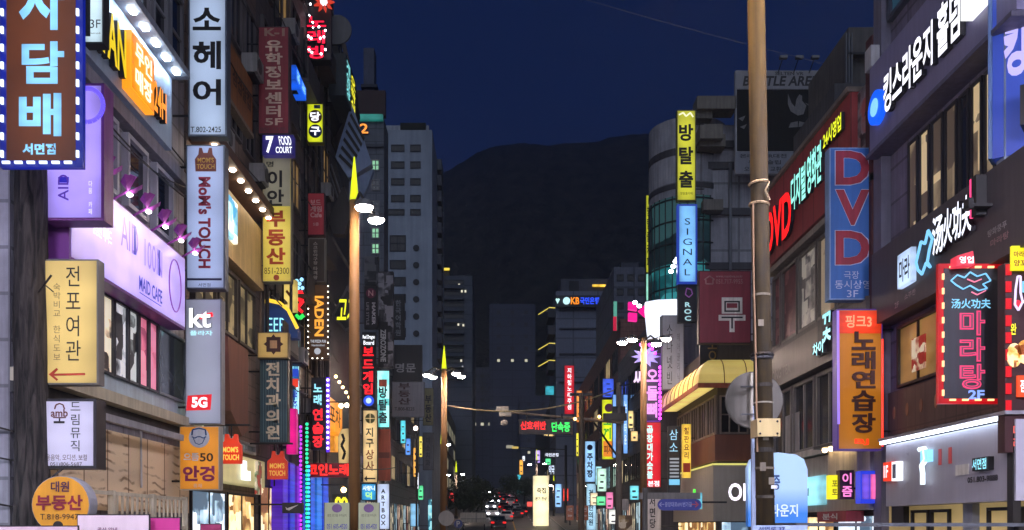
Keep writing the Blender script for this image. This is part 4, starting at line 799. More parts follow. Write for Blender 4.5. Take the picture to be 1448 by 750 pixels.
for k in range(11): a, b = t.P(369 + k * 3.6, 0); z0, z1 = t.P(0, 625)[1], t.P(0, 510)[1]; m.box(a - .012, a + .012, -.022, -.016, z0, z1)
m.build('stripes', pm((74, 104, 108), .5), t); t.text('전치과의원', 376, 511, 399, 623, pm((205, 196, 170), .5), 'v', bold=.034)
t = T('panel_sign', 'bright magenta lit panel behind the lower edge of the dental sign', 'sign', 'b', d=34.5, org=(X(413, 34.5), 34.5, Z(642, 34.5))); t.pbox('panel', 405, 578, 419, 642, 0, .3, em((235, 30, 140), .75, .3))
t = blade('narrow cyan lit blade sign with red and blue pictures right of the dental sign', 413, 470, 423, 586, poster((20, 80, 130), (140, 225, 240), (200, 240, 245), 1.0, 1.0), BLACK, d=37.5, margin=.01)
t.pbox('picture', 414, 536, 422, 548, -.03, -.016, em((220, 60, 40), .9)); t.pbox('picture', 414, 522, 422, 533, -.03, -.016, em((40, 70, 190), .9)); t.text('맥주', 414, 552, 422, 580, BLU, 'v')
for lb, pts, cc in (('vertical purple bead light strip on the neon building corner', [(425, 604 + i * 6) for i in range(25)], (190, 60, 240)), ('vertical green to cyan bead light strip left of the blue panels', [(434, 600 + i * 6) for i in range(26)], (40, 220, 150)), ('vertical cyan bead light strip on the lower blue facade', [(436.5, 660 + i * 6) for i in range(16)], (60, 190, 250))):
    d = 36.8; t = T('light_strip', lb, 'light strip', 'b', d=d, org=(X(pts[0][0], d), d, Z(752, d)), group='bead light strips'); a = t.P(pts[0][0], pts[0][1]); MB().box(a[0] - .06, a[0] + .06, .02, .12, 0, a[1] + .1).build('channel', BLACK, t); t.dots(pts, .065, em(cc, 3.2), 'beads', y=0)
t = T('wall_sign', 'pair of slanted glowing blue wall signs right of the unlit maroon blade sign', 'sign', 'L', d=36, W=7.9, d1=39.5)
for (a, b, c, d_) in ((411, 92, 418, 128), (418, 108, 426, 143)):
    r = t.R(a, b, c, d_); t.box('cabinet', r, -.2, .3, em((20, 90, 225), 1.0, .3)); t.text('당구클럽', 0, 0, 0, 0, em((150, 220, 255), 1.6), 'v', r=(r[0] + .1, r[1] - .1, r[2] + .1, r[3] - .1), y=-.22)
# red neon top
t = T('neon_sign', 'red neon characters with white bulbs and a red flower on top, high against the sky', 'sign', 'b', d=40, org=(X(449, 40), 40, Z(90, 40)))
t.pbox('backing', 433, -10, 468, 88, .1, .3, pm((40, 28, 34), .6)); t.text('노래방', 434, 22, 465, 86, em((255, 20, 60), 2.2), 'v', bold=.04, dep=.1, y=0); t.pbox('base_bar', 433, 86.5, 468, 88.5, -.2, .3, DKST)
t.dots([(440, 9), (438, 25), (443, 35), (444, 42), (452, 41), (461, 46), (437, 54), (441, 57), (454, 57), (459, 55), (438, 73), (442, 77), (461, 73), (455, 79), (436, 83)], .045, em((240, 240, 255), 9), y=-.16)
for k in range(9):
    a = k * 2 * math.pi / 9; t.poly([(459 + 4 * math.cos(a), 6 + 4 * math.sin(a)), (459 + 9 * math.cos(a + .25), 6 + 9 * math.sin(a + .25)), (459 + 15 * math.cos(a), 6 + 15 * math.sin(a)), (459 + 9 * math.cos(a - .25), 6 + 9 * math.sin(a - .25))], -.2, -.1, em((215, 60, 40), .8), 'petal')
t.disc(459, 6, 5, -.25, -.12, WHT, 'flower_centre')
t = blade('small yellow lit blade sign with two round badges holding white characters', 434, 147, 457, 202, em((215, 225, 30), .85, .15), pm((120, 120, 30), .5), d=39, margin=.03)
t.pbox('top_print', 444, 149, 453, 154, -.03, -.016, pm((70, 100, 130), .6)); t.disc(446, 165.5, 9.5, -.03, -.016, pm((110, 60, 50), .5)); t.disc(446, 186, 9.5, -.03, -.016, pm((25, 50, 110), .5)); t.text('당', 439, 159, 453, 172, WHT, y=-.04, bold=.034); t.text('구', 439, 180, 453, 192, WHT, y=-.04, bold=.034)
t = T('wall_sign', 'tall slanted yellow and cyan neon wall sign near the roof edge against the sky', 'sign', 'L', d=43.3, W=7.2, d1=46.4)
r = (0, 3.0, Z(150, 44.4), Z(92, 44.4)); t.box('cabinet', r, 0, .8, pm((50, 60, 66), .5)); t.text('오락실', 0, 0, 0, 0, YEL, 'v', r=(1.4, 2.9, r[2] + .1, r[3] - .1)); t.text('게임장', 0, 0, 0, 0, em((130, 220, 220), 1.2), 'v', r=(.1, 1.3, r[2] + .1, r[3] - .1))
t = blade('unlit red blade sign with pale board game cafe characters', 435, 273, 459, 333, pm((190, 56, 68), .5, .2), pm((80, 30, 36), .5), d=38.5)
PK = pm((225, 170, 170), .5); t.text('보드', 439, 283, 454, 290, PK); t.text('게임', 439, 292, 455, 300, PK, bold=.04); t.text('Cafe', 439, 301, 455, 308, PK, bold=.03); t.text('5층', 443, 315, 451, 320, PK)
t = blade('dark brown framed blade sign with a column of small pale characters', 436, 337, 460, 399, pm((66, 54, 40), .5, .3), pm((130, 124, 112), .5), d=38.5, margin=.04)
t.text('스크린야구장', 443, 342, 450, 375, pm((190, 180, 165), .5), 'v'); t.text('타격왕', 443, 377, 450, 396, pm((190, 180, 165), .5), 'v')
t = blade('brown blade sign edged with white bulbs and orange letters running downward', 434, 402, 466, 508, em((70, 46, 24), .35, .4, base=.9), BLACK, d=38.3, margin=.04)
t.text('JADEN', 441, 416, 458, 476, em((245, 165, 60), 1.2), 'r', bold=.034); t.text('THE PIZZA PUB', 439, 481, 461, 485, em((200, 205, 215), .8)); t.text('Handcrafted', 441, 487, 459, 490, em((200, 205, 215), .6)); t.disc(449, 497, 4.5, -.03, -.016, em((190, 195, 205), .7))
t.dots([(436, 405 + i * 8) for i in range(13)] + [(464, 405 + i * 8) for i in range(13)] + [(442 + 7 * i, 507) for i in range(3)], .03, em((250, 245, 225), 4), y=-.03)
t = blade('blade sign with cyan and red song room characters and violet bulbs along its edge', 440, 534, 463, 636, pm((36, 34, 44), .5), BLACK, d=38.2)
t.text('노래', 443, 541, 457, 574, em((150, 225, 245), 1.5), 'v', bold=.034); t.text('연습장', 442, 577, 459, 634, em((255, 40, 50), 2.0), 'v', bold=.034); t.pbox('bulb_strip', 461.5, 534, 466.5, 640, -.05, -.017, em((90, 40, 220), 1.0)); t.dots([(464, 538 + i * 7.4) for i in range(14)], .06, em((180, 160, 255), 5), y=-.08)
t = T('led_sign', 'red dot matrix sign with coin song room characters crossing the first lamp pole', 'sign', 'b', d=37.5, org=(X(463, 37.5), 37.5, Z(675, 37.5)))
t.pbox('cabinet', 433, 655, 495, 675, 0, .3, em((90, 6, 10), .7)); t.text('코인노래', 435, 656, 493, 673, em((255, 40, 30), 2.4), bold=.034, y=-.02); MB().tube((-.8, .2, .2), (-3.2, .2, .2), .05).build('bracket', DKST, t)
t = T('shop_front_sign', 'orange lit shop front box with dark characters and warm bulbs beside the first lamp pole', 'sign', 'L', d=39.5, W=7.6, d1=46)
r = (1.2, 5.2, Z(612, 43), Z(568, 43)); t.box('cabinet', r, 0, .5, em((250, 150, 30), .9, .4)); t.text('포차', 0, 0, 0, 0, pm((60, 30, 10), .6), r=(1.8, 4.6, r[2] + .3, r[3] - .3), y=-.02); 
for i in range(5): MB().ball((.6 + i * .9, -.5, r[3] + .7 - i * .1), .07, n=8).build('bulb', em((255, 210, 140), 9), t)
t = T('lit_banner', 'cream lit banner with brush strokes just left of the first lamp pole base', 'banner', 'b', d=39, org=(X(484, 39), 39, Z(655, 39))); t.poly([(479, 655), (478, 618), (483, 607), (492, 606), (492, 655)], 0, .3, em((225, 190, 120), .7, .3), 'panel'); t.line([(484, 614), (487, 622), (483, 630), (488, 640), (485, 650)], .06, BLACK, 'brush_stroke', y=-.02)
t = T('globe_lamp', 'bare round globe bulbs on a bracket by the orange shop front', 'lamp', 'b', d=35.5, org=(X(486, 35.5), 35.5, Z(576, 35.5))); MB().ball((-.1, 0, .05), .09).build('globe', em((255, 225, 170), 12), t); MB().ball((.12, 0, .07), .09).build('globe', em((255, 235, 200), 12), t); MB().tube((-.9, 0, .2), (.2, 0, .2), .025).build('bracket', BLACK, t)
t = T('globe_lamp', 'single low globe bulb right of the red dot matrix sign', 'lamp', 'b', d=36.5, org=(X(486, 36.5), 36.5, Z(693, 36.5))); MB().ball((0, 0, 0), .11).build('globe', em((255, 205, 130), 12), t); MB().tube((-.9, 0, .2), (.0, 0, .2), .025).build('bracket', BLACK, t)
t = T('arches_sign', 'small dark sign with a yellow arch emblem left of the lamp pole foot', 'sign', 'b', d=34, org=(X(482, 34), 34, Z(718, 34))); t.pbox('cabinet', 470, 699, 497, 720, 0, .25, pm((30, 34, 26), .5)); t.line([(475, 716), (476, 706), (479, 704), (482, 710), (483, 716)], .05, YEL, y=-.03); t.line([(483, 716), (484, 708), (487, 704), (490, 708), (491, 716)], .05, YEL, y=-.03)
t = T('swoosh_sign', 'black hanging sign with a white swoosh at the foot of the violet panels', 'sign', 'b', d=31, org=(X(412, 31), 31, Z(726, 31))); t.pbox('panel', 399, 711, 428, 726, 0, .2, BLACK); t.poly([(404, 717), (406, 719), (422, 714), (409, 722), (405, 721)], -.02, -.002, WHITEP, 'swoosh'); MB().tube((-.3, .1, .3), (-1.6, .1, .3), .03).build('bracket', DKST, t)
for lb, x0, x1, yy, dd in (('pale green notice sheet on the left of the first lamp pole', 459, 494, 711, 24.5), ('pale green notice sheet on the right of the first lamp pole', 507, 536, 711, 24.4)):
    t = T('notice_banner', lb, 'banner', 'b', d=dd, org=(X((x0 + x1) / 2, dd), dd, .14), group='notice sheets on the lamp pole'); r = t.R(x0, yy, x1, 756); t.box('sheet', (r[0], r[1], .7, r[3]), 0, .015, pm((176, 186, 150), .7, .15)); t.disc((x0 + x1) / 2, 719, 6, -.006, -.001, pm((120, 90, 140), .6), sx=1.2); t.text('불법 광고물 부착금지', x0 + 4, 727, x1 - 4, 731, pm((80, 90, 80), .6), y=-.004, bold=0); t.text('051 605-4520', x0 + 3, 741, x1 - 3, 748, pm((80, 80, 170), .6), y=-.004)
    m = MB()
    for a in (r[0], r[1]): m.tube((a, .02, 0), (a, .02, r[3]), .018)
    m.build('stakes', DKST, t)
# beyond the first lamp
t = blade('dark blade sign with small maroon round emblem and white letters running downward', 515, 405, 534, 465, pm((30, 28, 34), .5), BLACK, d=55); t.disc(524.5, 415, 7, -.03, -.016, pm((110, 40, 70), .5)); t.text('N', 521, 411, 528, 419, PK, y=-.05); t.text('MAKER', 526, 428, 531, 460, pm((190, 190, 195), .5), 'r', bold=.04); t.text('LIFE STYLE', 518, 428, 522, 460, pm((150, 150, 155), .5), 'r')
t = T('mesh_screen', 'grey crumpled camouflage mesh draped over the dark shop front beyond the first lamp', 'screen', 'b', d=60, org=(X(545, 60), 60, Z(520, 60))); t.pbox('sheet', 535, 384, 556, 520, 0, .5, poster((22, 22, 26), (70, 70, 76), (140, 140, 148), 1.6)); t.pbox('side_sheet', 515, 362, 535, 404, .1, .5, poster((30, 32, 38), (50, 54, 60), (96, 98, 104), 1.6))
t = blade('dark blade sign with glowing red board game characters and a blue oval at its foot', 512, 470, 531, 577, pm((34, 32, 38), .5), BLACK, d=54); t.text('Red Dragon', 513, 474, 530, 481, WHT, bold=.03); t.text('Board', 514, 482, 529, 488, WHT); t.text('보드게임', 513, 489, 530, 559, RED, 'v', bold=.034); t.disc(521.5, 567, 7.5, -.05, -.016, em((40, 80, 220), 1.2)); t.disc(521.5, 567, 4, -.07, -.051, em((190, 215, 255), 1.3), 'emblem_centre')
t = blade('cyan lit blade sign with vertical escape room characters', 533, 524, 551, 605, poster((80, 170, 170), (120, 215, 215), (170, 240, 235), 1.0, .85), BLACK, d=57); t.text('방탈출', 535, 546, 549, 600, pm((16, 50, 60), .5), 'v', bold=.034); t.pbox('emblem', 536, 537, 547, 547, -.05, -.016, pm((160, 70, 40), .5))
t = blade('black upper blade sign with white zero shop letters beyond the board game sign', 535, 455, 549, 515, pm((26, 26, 30), .5), BLACK, d=60); t.text('ZEROZONE', 538, 466, 546, 512, pm((180, 185, 190), .5), 'r', bold=.04)
t = blade('cream lit blade sign with globe emblem, brown characters and a left arrow', 513, 580, 534, 683, em((235, 200, 140), .8, .25), BLACK, d=52); BR = pm((120, 60, 30), .6); t.disc(523.5, 592, 7, -.03, -.016, pm((110, 110, 60), .6)); t.line([(517, 592), (530, 592)], .02, em((235, 200, 140), .8), y=-.035); t.line([(523.5, 585), (523.5, 599)], .02, em((235, 200, 140), .8), y=-.035); t.text('지구', 517, 604, 530, 634, pm((60, 56, 40), .6), 'v'); t.text('상사', 517, 635, 530, 667, pm((170, 60, 20), .6), 'v'); t.poly([(515, 677), (519, 673), (519, 676), (531, 676), (531, 678), (519, 678), (519, 681)], -.03, -.016, DARKTX, 'arrow')
t = T('wall_sign', 'red brown unlit sign panel right of the cream globe sign', 'sign', 'b', d=58, org=(X(542, 58), 58, Z(685, 58))); t.pbox('panel', 534, 607, 552, 680, 0, .3, pm((130, 64, 46), .6, .4)); t.pbox('stripe', 535, 640, 551, 648, -.02, -.002, pm((80, 40, 34), .6)); t.pbox('post', 541, 680, 543, 742, .1, .25, DKST)
t = blade('sky blue lit blade sign with small white characters above the fence notices', 511, 684, 532, 708, em((50, 160, 220), .9, .3), BLACK, d=51, arms=1); t.text('사랑니', 513, 687, 530, 694, WHT); t.text('덕', 517, 696, 526, 706, em((190, 245, 120), 1.3))
t = blade('white lit blade sign with black letters in a column at street level', 533, 684, 551, 749, em((190, 205, 235), .95, .2), BLACK, d=55, arms=1); t.text('ARTBOX', 538, 690, 546, 744, DARKTX, 'v', bold=.034)
t = blade('black square sign with two grey characters in front of the pale tower', 555, 488, 597, 539, pm((24, 24, 28), .6, .4), BLACK, d=70, arms=1); t.text('명문', 559, 514, 588, 527, pm((130, 132, 138), .6), bold=.02)
t = blade('unlit grey sign with dark vertical real estate characters below the black square sign', 554, 540, 600, 590, pm((112, 114, 124), .6, .2), pm((80, 82, 90), .6), d=70, arms=1); t.text('부동산', 563, 541, 582, 573, pm((60, 40, 44), .6), 'v', bold=.03); t.text('T.808-8225', 558, 576, 586, 581, pm((50, 46, 50), .6))
t = blade('black narrow sign with outlined characters fixed on the pale tower', 556, 418, 572, 480, pm((24, 24, 28), .6), BLACK, d=86); t.text('한국어학원', 559, 424, 568, 476, pm((110, 114, 120), .6), 'v', bold=.03)
t = blade('unlit olive blade sign with dark real estate characters left of the second lamp', 598, 549, 613, 602, pm((120, 116, 80), .6), BLACK, d=88); t.text('부동산', 601, 558, 611, 598, DARKTX, 'v', bold=.03)
t = blade('unlit grey blade sign with faint characters under the olive one', 598, 612, 613, 665, pm((105, 108, 116), .6), BLACK, d=90); t.text('미소치과', 602, 618, 609, 660, pm((70, 74, 80), .6), 'v')
t = blade('thin cyan lit sign of stacked panels near the left pavement', 605, 706, 611, 750, poster((30, 90, 110), (130, 215, 230), (180, 240, 245), 1.5, .8), BLACK, d=92, arms=1)
t = blade('pale blue lit panel at street level left of the far pavement', 580, 712, 592, 745, em((140, 200, 240), .8, .3), BLACK, d=80, arms=1)
for i, (lb, x0, y0, x1, y1, c, d) in enumerate((('small cyan sign high on the far left row', 641, 638, 648, 652, (90, 200, 230), 190), ('tall blue neon sign far down the street', 667, 633, 671, 662, (60, 90, 250), 230), ('cyan neon sign left of the tall blue neon far away', 662, 644, 666, 676, (90, 225, 240), 225), ('pale cyan neon sign right of the tall blue neon far away', 673, 650, 677, 664, (130, 220, 250), 228), ('lower cyan neon sign beneath the blue cluster far away', 667, 674, 671, 689, (60, 180, 190), 229), ('small cyan box sign at the second lamp pole', 612, 672, 621, 678, (80, 200, 240), 140))):
    t = blade(lb, x0, y0, x1, y1, em(c, 1.3, .2), BLACK, d=d, arms=1, group='far neon signs')
for lb, x0, y0, x1, y1, c, d in (('slim amber sign on the grey row, left of the second lamp foot', 585, 640, 590, 668, (250, 180, 80), 78), ('small yellow sign high on the grey row behind the globe lamp', 593, 622, 597, 642, (235, 215, 90), 84), ('short blue sign over the pale blue street level panel', 574, 624, 580, 640, (90, 150, 240), 76), ('green lit sign low on the grey row', 592, 690, 598, 704, (90, 220, 150), 86), ('white lit sign low between the grey row and second lamp', 614, 684, 619, 700, (230, 235, 245), 125), ('red sign low behind the second lamp pole', 636, 700, 641, 712, (235, 60, 60), 150), ('tiny pink sign under the small cyan far left sign', 648, 690, 651, 700, (240, 120, 190), 195), ('tiny amber sign near the tall blue neon', 658, 690, 661, 698, (250, 190, 90), 215), ('cyan stacked sign left of the globe lamp', 567, 600, 573, 622, (90, 210, 225), 74), ('slim white sign on the grey row above the green one', 588, 672, 592, 688, (230, 235, 245), 82), ('slim orange sign just left of the round back of a road sign', 618, 706, 623, 722, (250, 150, 60), 130), ('violet sign at the far left row', 651, 672, 655, 686, (170, 110, 250), 200), ('small white box sign left of the pale direction board', 642, 716, 648, 724, (235, 235, 230), 140), ('warm lit shop sign behind the pale direction board', 655, 706, 668, 714, (250, 205, 130), 175), ('teal shop sign beside the warm one behind the direction board', 670, 704, 680, 711, (80, 200, 190), 180)):
    mx_, my_ = (x0 + x1) / 2, (y0 + y1) / 2; x0, x1, y0, y1 = mx_ + (x0 - mx_) * 1.35, mx_ + (x1 - mx_) * 1.35, my_ + (y0 - my_) * 1.5, my_ + (y1 - my_) * 1.5
    t = blade(lb, x0, y0, x1, y1, em(c, 1.2, .3), BLACK, d=d, arms=1, group='far neon signs', th=.25); rr_ = t.R(x0, y0, x1, y1); n_ = max(1, int((y1 - y0) / 9)); st_ = (rr_[3] - rr_[2]) / (n_ * 2 + 1)
    q_ = random.Random(int(x0 * 13 + y0))
    for k_ in range(n_): a_ = q_.uniform(.25, .6); t.box('print_mark', (rr_[0] * a_, rr_[1] * q_.uniform(.25, .6), rr_[2] + st_ * (2 * k_ + 1 - q_.uniform(.1, .35)), rr_[2] + st_ * (2 * k_ + 1 + q_.uniform(.1, .4))), -.05, -.016, pm((96, 90, 110), .6))
for lb, x0, y0, x1, y1, c, d in (('amber column sign above the traffic light, right of the traffic', 735, 654, 739, 668, (250, 180, 70), 220), ('cyan column sign right of the distant tree tops', 732, 676, 736, 694, (80, 210, 230), 225), ('tiny white sign under the amber column sign', 739, 646, 742, 651, (235, 240, 250), 221), ('orange curved looking sign right of the red vertical blade', 816, 560, 822, 590, (250, 150, 70), 128), ('slim yellow sign left of the mast foot of the signal arm', 815, 618, 818, 640, (235, 225, 70), 130), ('white green pharmacy style sign right of the brown plates', 846, 668, 856, 690, (200, 240, 220), 95), ('cream sign on the dark row right of the slim blue pair', 889, 585, 895, 602, (250, 225, 150), 66), ('pale cyan sign above the second blue white sign', 843, 664, 850, 682, (170, 230, 240), 100), ('pink lit sign low on the brick row', 858, 700, 866, 716, (240, 130, 180), 88), ('green lit sign low on the brick row beside the pink one', 845, 704, 855, 713, (110, 230, 160), 98), ('pale blue sign at street level right of the cream box sign', 786, 690, 793, 712, (150, 200, 250), 150), ('red lit sign low beside the slim far right lamp', 797, 694, 803, 706, (240, 70, 60), 145), ('white lit sign low left of the utility pole foot', 862, 724, 871, 738, (240, 240, 235), 84), ('slim magenta sign between the mast and the blue white sign', 822, 640, 825, 664, (235, 60, 160), 118), ('dark blue lit sign above the yellow green sign', 854, 540, 866, 558, (60, 90, 220), 86), ('warm window sign on the dark row left of the four headed lamp', 893, 612, 901, 622, (250, 210, 140), 64), ('cyan lit sign at the foot of the dark row', 892, 690, 902, 704, (120, 220, 235), 66), ('small orange sign under the red vertical blade', 800, 600, 808, 612, (250, 160, 70), 142), ('small green sign beneath the white line sign', 772, 650, 778, 656, (90, 230, 150), 151), ('pale lilac sign low right of the traffic light', 758, 640, 763, 652, (200, 170, 250), 160), ('warm white shop sign low beside the tourist plates', 836, 700, 844, 712, (250, 230, 190), 105), ('red and white sign at the far right corner of the rising road', 746, 712, 752, 722, (250, 90, 80), 185)):
    mx_, my_ = (x0 + x1) / 2, (y0 + y1) / 2; x0, x1, y0, y1 = mx_ + (x0 - mx_) * 1.35, mx_ + (x1 - mx_) * 1.35, my_ + (y0 - my_) * 1.5, my_ + (y1 - my_) * 1.5
    t = blade(lb, x0, y0, x1, y1, em(c, 1.2, .3), BLACK, d=d, arms=1, side='R', group='far lit signs on the right', th=.25); rr_ = t.R(x0, y0, x1, y1); n_ = max(1, int((y1 - y0) / 9)); st_ = (rr_[3] - rr_[2]) / (n_ * 2 + 1)
    q_ = random.Random(int(x0 * 13 + y0))
    for k_ in range(n_): a_ = q_.uniform(.25, .6); t.box('print_mark', (rr_[0] * a_, rr_[1] * q_.uniform(.25, .6), rr_[2] + st_ * (2 * k_ + 1 - q_.uniform(.1, .35)), rr_[2] + st_ * (2 * k_ + 1 + q_.uniform(.1, .4))), -.05, -.016, pm((96, 90, 110), .6))
# ================================================================== SIGNS, RIGHT SIDE
t = T('wall_sign', 'slanting lilac grey wall sign with big glowing white characters and round blue badge', 'sign', 'R', d=17.4, W=9.75, d1=23.9, org=(0, 0, 11.3))
t.box('panel', (-.25, 6.6, 0, 2.25), 0, .5, pm((128, 126, 160), .5, .15)); t.box('lower_lip', (-.25, 6.6, -.12, -.02), -.1, .5, pm((90, 88, 110), .5))
t.text('킹스라운지', 0, 0, 0, 0, em((245, 245, 255), 2.4), r=(.95, 3.55, .5, 1.5), dep=.12, bold=.034, y=-.02); t.text('홀덤', 0, 0, 0, 0, em((245, 245, 255), 2.4), r=(3.75, 4.75, .5, 1.6), dep=.12, bold=.034, y=-.02)
t.box('white_box', (5.0, 6.5, .65, 1.75), -.25, -.005, em((250, 252, 255), 2.2)); t.text('KINGS', 0, 0, 0, 0, em((200, 190, 190), 1.2), r=(5.15, 6.3, .95, 1.4), y=-.27)
m = MB().disc(.42, .95, .42, -.15, -.002); m.build('badge', em((20, 90, 240), 1.1), t); MB().disc(.42, .95, .22, -.17, -.151).build('badge_emblem', em((130, 200, 250), 1.2), t)
t = T('hanging_banner', 'large royal blue sign at the right edge with pale lilac characters', 'sign', 'b', d=17.8, org=(X(1436, 17.8), 17.8, Z(218, 17.8)), rot=math.radians(-38))
BLUEB = em((50, 78, 180), .42, .3, .5, base=.6); t.box('panel', (-.4, 2.2, 0, 4.4), 0, .3, BLUEB); t.text('킹스라운지', 0, 0, 0, 0, em((190, 180, 250), .9), r=(-.2, 1.9, 1.5, 2.6), y=-.02, bold=.04); t.box('trim', (-.47, -.4, 0, 4.4), -.05, .35, pm((90, 120, 170), .4)); t.box('speaker_box', (.15, 1.0, .35, 1.1), -.5, -.01, BLACK)
t = T('wall_sign', 'dark slanting restaurant fascia with glowing white brush characters and blue neon fish', 'sign', 'R', d=14.5, W=9.7, d1=23.9, org=(0, 0, 6.75))
t.box('panel', (.0, 9.4, 0, 1.85), 0, .55, pm((68, 64, 70), .5, .2)); WB = em((235, 240, 255), 2.4)
def U(px): return 23.9 - 9.7 * F / (px - VX)
t.text('汤', 0, 0, 0, 0, WB, r=(U(1326), U(1342), .75, 1.6), dep=.1, bold=.034, y=-.02); t.text('火功夫', 0, 0, 0, 0, WB, r=(U(1342), U(1382), .8, 1.6), dep=.1, bold=.034, y=-.02)
t.box('badge_box', (U(1276), U(1296), .5, 1.3), -.12, -.005, em((190, 215, 250), 1.5, .3)); t.text('마라', 0, 0, 0, 0, BLACK, r=(U(1279), U(1294), .6, 1.15), y=-.13)
x0, x1 = U(1299), U(1318); z0, z1 = .5, 1.5
fish = [(x0, .9), (x0 + .25, 1.3), (x0 + .45, 1.2), (x0 + .6, 1.45), (x0 + .8, 1.2), (x1, 1.0), (x1 - .1, .75), (x0 + .7, .6), (x0 + .5, .75), (x0 + .3, .55), (x0 + .1, .7), (x0, .9)]
MB().path([(a, -.06, b) for a, b in fish], .035).build('neon_fish', em((120, 190, 235), 1.7), t)
MB().box(U(1389), U(1396), -.22, -.005, 1.0, 1.8).build('side_box', BLACK, t); t.box('red_tube', (U(1385), U(1389), 1.02, 1.8), -.2, -.14, em((255, 70, 130), 2))
t.box('flood_arm', (U(1398), U(1404), 1.1, 1.16), -.4, -.005, BLACK); t.box('flood_head', (U(1398), U(1406), 1.05, 1.25), -.5, -.4, BLACK)
t.text('탕화쿵푸', 0, 0, 0, 0, pm((150, 150, 155), .5), r=(U(1398), U(1425), .52, .66), y=-.02); t.text('마라탕', 0, 0, 0, 0, pm((150, 120, 125), .5), r=(U(1402), U(1428), .3, .44), y=-.02); t.text('2F', 0, 0, 0, 0, pm((150, 130, 140), .5), r=(U(1266), U(1272), .12, .26), y=-.02); t.text('소주한', 0, 0, 0, 0, pm((150, 130, 140), .5), r=(U(1280), U(1296), .2, .34), y=-.02)
t = blade('black blade sign in a red border of light dashes with pink outlined characters and 2F', 1327, 373, 1420, 571, pm((44, 44, 52), .5), em((190, 6, 18), .95, .2), margin=.10, th=.1)
PN = em((235, 130, 160), 1.0); CN = em((130, 200, 235), 1.3)
for c, a, b in (('마', 440, 475), ('라', 478, 512), ('탕', 515, 551)): t.text(c, 1356, a, 1392, b, em((240, 70, 120), .9), bold=.034); t.text(c, 1358, a + 2, 1390, b - 2, em((120, 70, 90), .8), bold=-.01, y=-.045)
t.text('2F', 1368, 552, 1391, 565, em((130, 160, 245), 1.3), bold=.03); t.text('汤火功夫', 1344, 423, 1400, 437, CN, bold=.02)
t.line([(1343, 398), (1352, 390), (1362, 394), (1370, 386), (1380, 392), (1392, 388), (1399, 398), (1388, 403), (1394, 409), (1382, 412), (1370, 405), (1360, 410), (1350, 404), (1343, 398)], .016, em((120, 190, 235), 1.4), 'neon_fish'); t.line([(1366, 396), (1376, 400), (1386, 396)], .014, PN, 'neon_fish'); t.line([(1372, 414), (1380, 418), (1392, 412)], .014, PN, 'neon_fish')
m = MB()
for k in range(9):
    for px in (1332.5, 1414.5): a, b = t.P(px, 392 + k * 20.5); m.box(a - .018, a + .018, -.05, -.016, b - .06, b + .06)
for k in range(4):
    for py in (378.5, 566): a, b = t.P(1346 + k * 18, py); m.box(a - .06, a + .06, -.05, -.016, b - .018, b + .018)
m.build('light_dashes', em((255, 215, 150), 2.6), t)
t = T('wall_sign', 'tilted small red lit box with white characters on top of the red bordered sign', 'sign', 'b', d=17.9, org=(X(1364, 17.9), 17.9, Z(374, 17.9))); t.poly([(1352, 376), (1353, 362), (1376, 355), (1379, 374)], 0, .25, em((230, 60, 80), .9), 'cabinet'); t.text('영업', 1356, 363, 1376, 373, WHT, y=-.02)
t = T('menu_board', 'red menu board with round food pictures and neon chilli at the right edge', 'sign', 'b', d=17.2, org=(X(1440, 17.2), 17.2, Z(600, 17.2)))
t.pbox('panel', 1421, 372, 1475, 640, 0, .25, pm((50, 16, 20), .5)); m = MB()
for k in range(9): a, b = t.P(1424, 382 + k * 24); m.box(a - .03, a + .07, -.03, -.002, b - .1, b + .1)
m.build('red_blocks', em((200, 14, 28), 1.0), t); t.pbox('yellow_card', 1427, 350, 1462, 384, -.1, -.03, em((235, 225, 30), .9)); t.text('마라샹궈', 1429, 358, 1458, 366, REDTX, y=-.11); t.text('양꼬치', 1429, 370, 1455, 379, REDTX, y=-.11)
t.line([(1434, 410), (1437, 392), (1441, 392), (1441, 415), (1444, 428), (1438, 440), (1433, 432), (1434, 410)], .02, em((220, 200, 240), 1.4)); t.disc(1438, 430, 5, -.03, -.002, em((230, 40, 60), 1)); t.text('맛', 1444, 396, 1462, 430, CN)
for (a, b, sx) in ((1433, 503, .6), (1449, 498, .7)): t.disc(a, b, 17, -.04, -.002, poster((120, 60, 20), (210, 150, 60), (240, 210, 150), 5, .6), 'food_picture', sx=sx)
t.text('완', 1428, 458, 1436, 474, YEL); t.pbox('orange_card', 1436, 532, 1475, 562, -.08, -.02, em((230, 80, 40), .9)); t.text('점심특선', 1439, 538, 1470, 556, WHT, y=-.09); t.text('마라', 1431, 600, 1442, 636, em((230, 110, 100), 1), 'v'); MB().box(-.1, .05, 0, .2, -Z(600, 17.2) + .14, 0).build('post', BLACK, t)
t = T('wall_sign', 'grey clinic fascia under a white light tube with glowing white strokes and red box', 'sign', 'R', d=15.3, W=9.65, d1=22.9, org=(0, 0, 2.05))
t.box('panel', (.0, 5.75, .0, 1.52), 0, .5, pm((158, 158, 172), .3, .1)); t.box('light_tube', (.0, 5.6, 1.54, 1.60), -.16, -.08, em((225, 238, 255), 8)); t.box('hood', (.0, 5.75, 1.61, 1.68), -.2, .5, pm((140, 140, 150), .4)); 
def U2(px): return 22.9 - 9.65 * F / (px - VX)
t.box('red_box', (.12, .62, .62, 1.08), -.12, -.005, em((225, 50, 20), 1.1)); t.text('1F', 0, 0, 0, 0, WHT, r=(.18, .42, .7, 1.0), y=-.13); t.box('white_box', (.66, .98, .6, 1.06), -.14, -.005, WHT); t.box('dark_inset', (.72, .9, .66, 1.0), -.15, -.142, pm((120, 130, 150), .5))
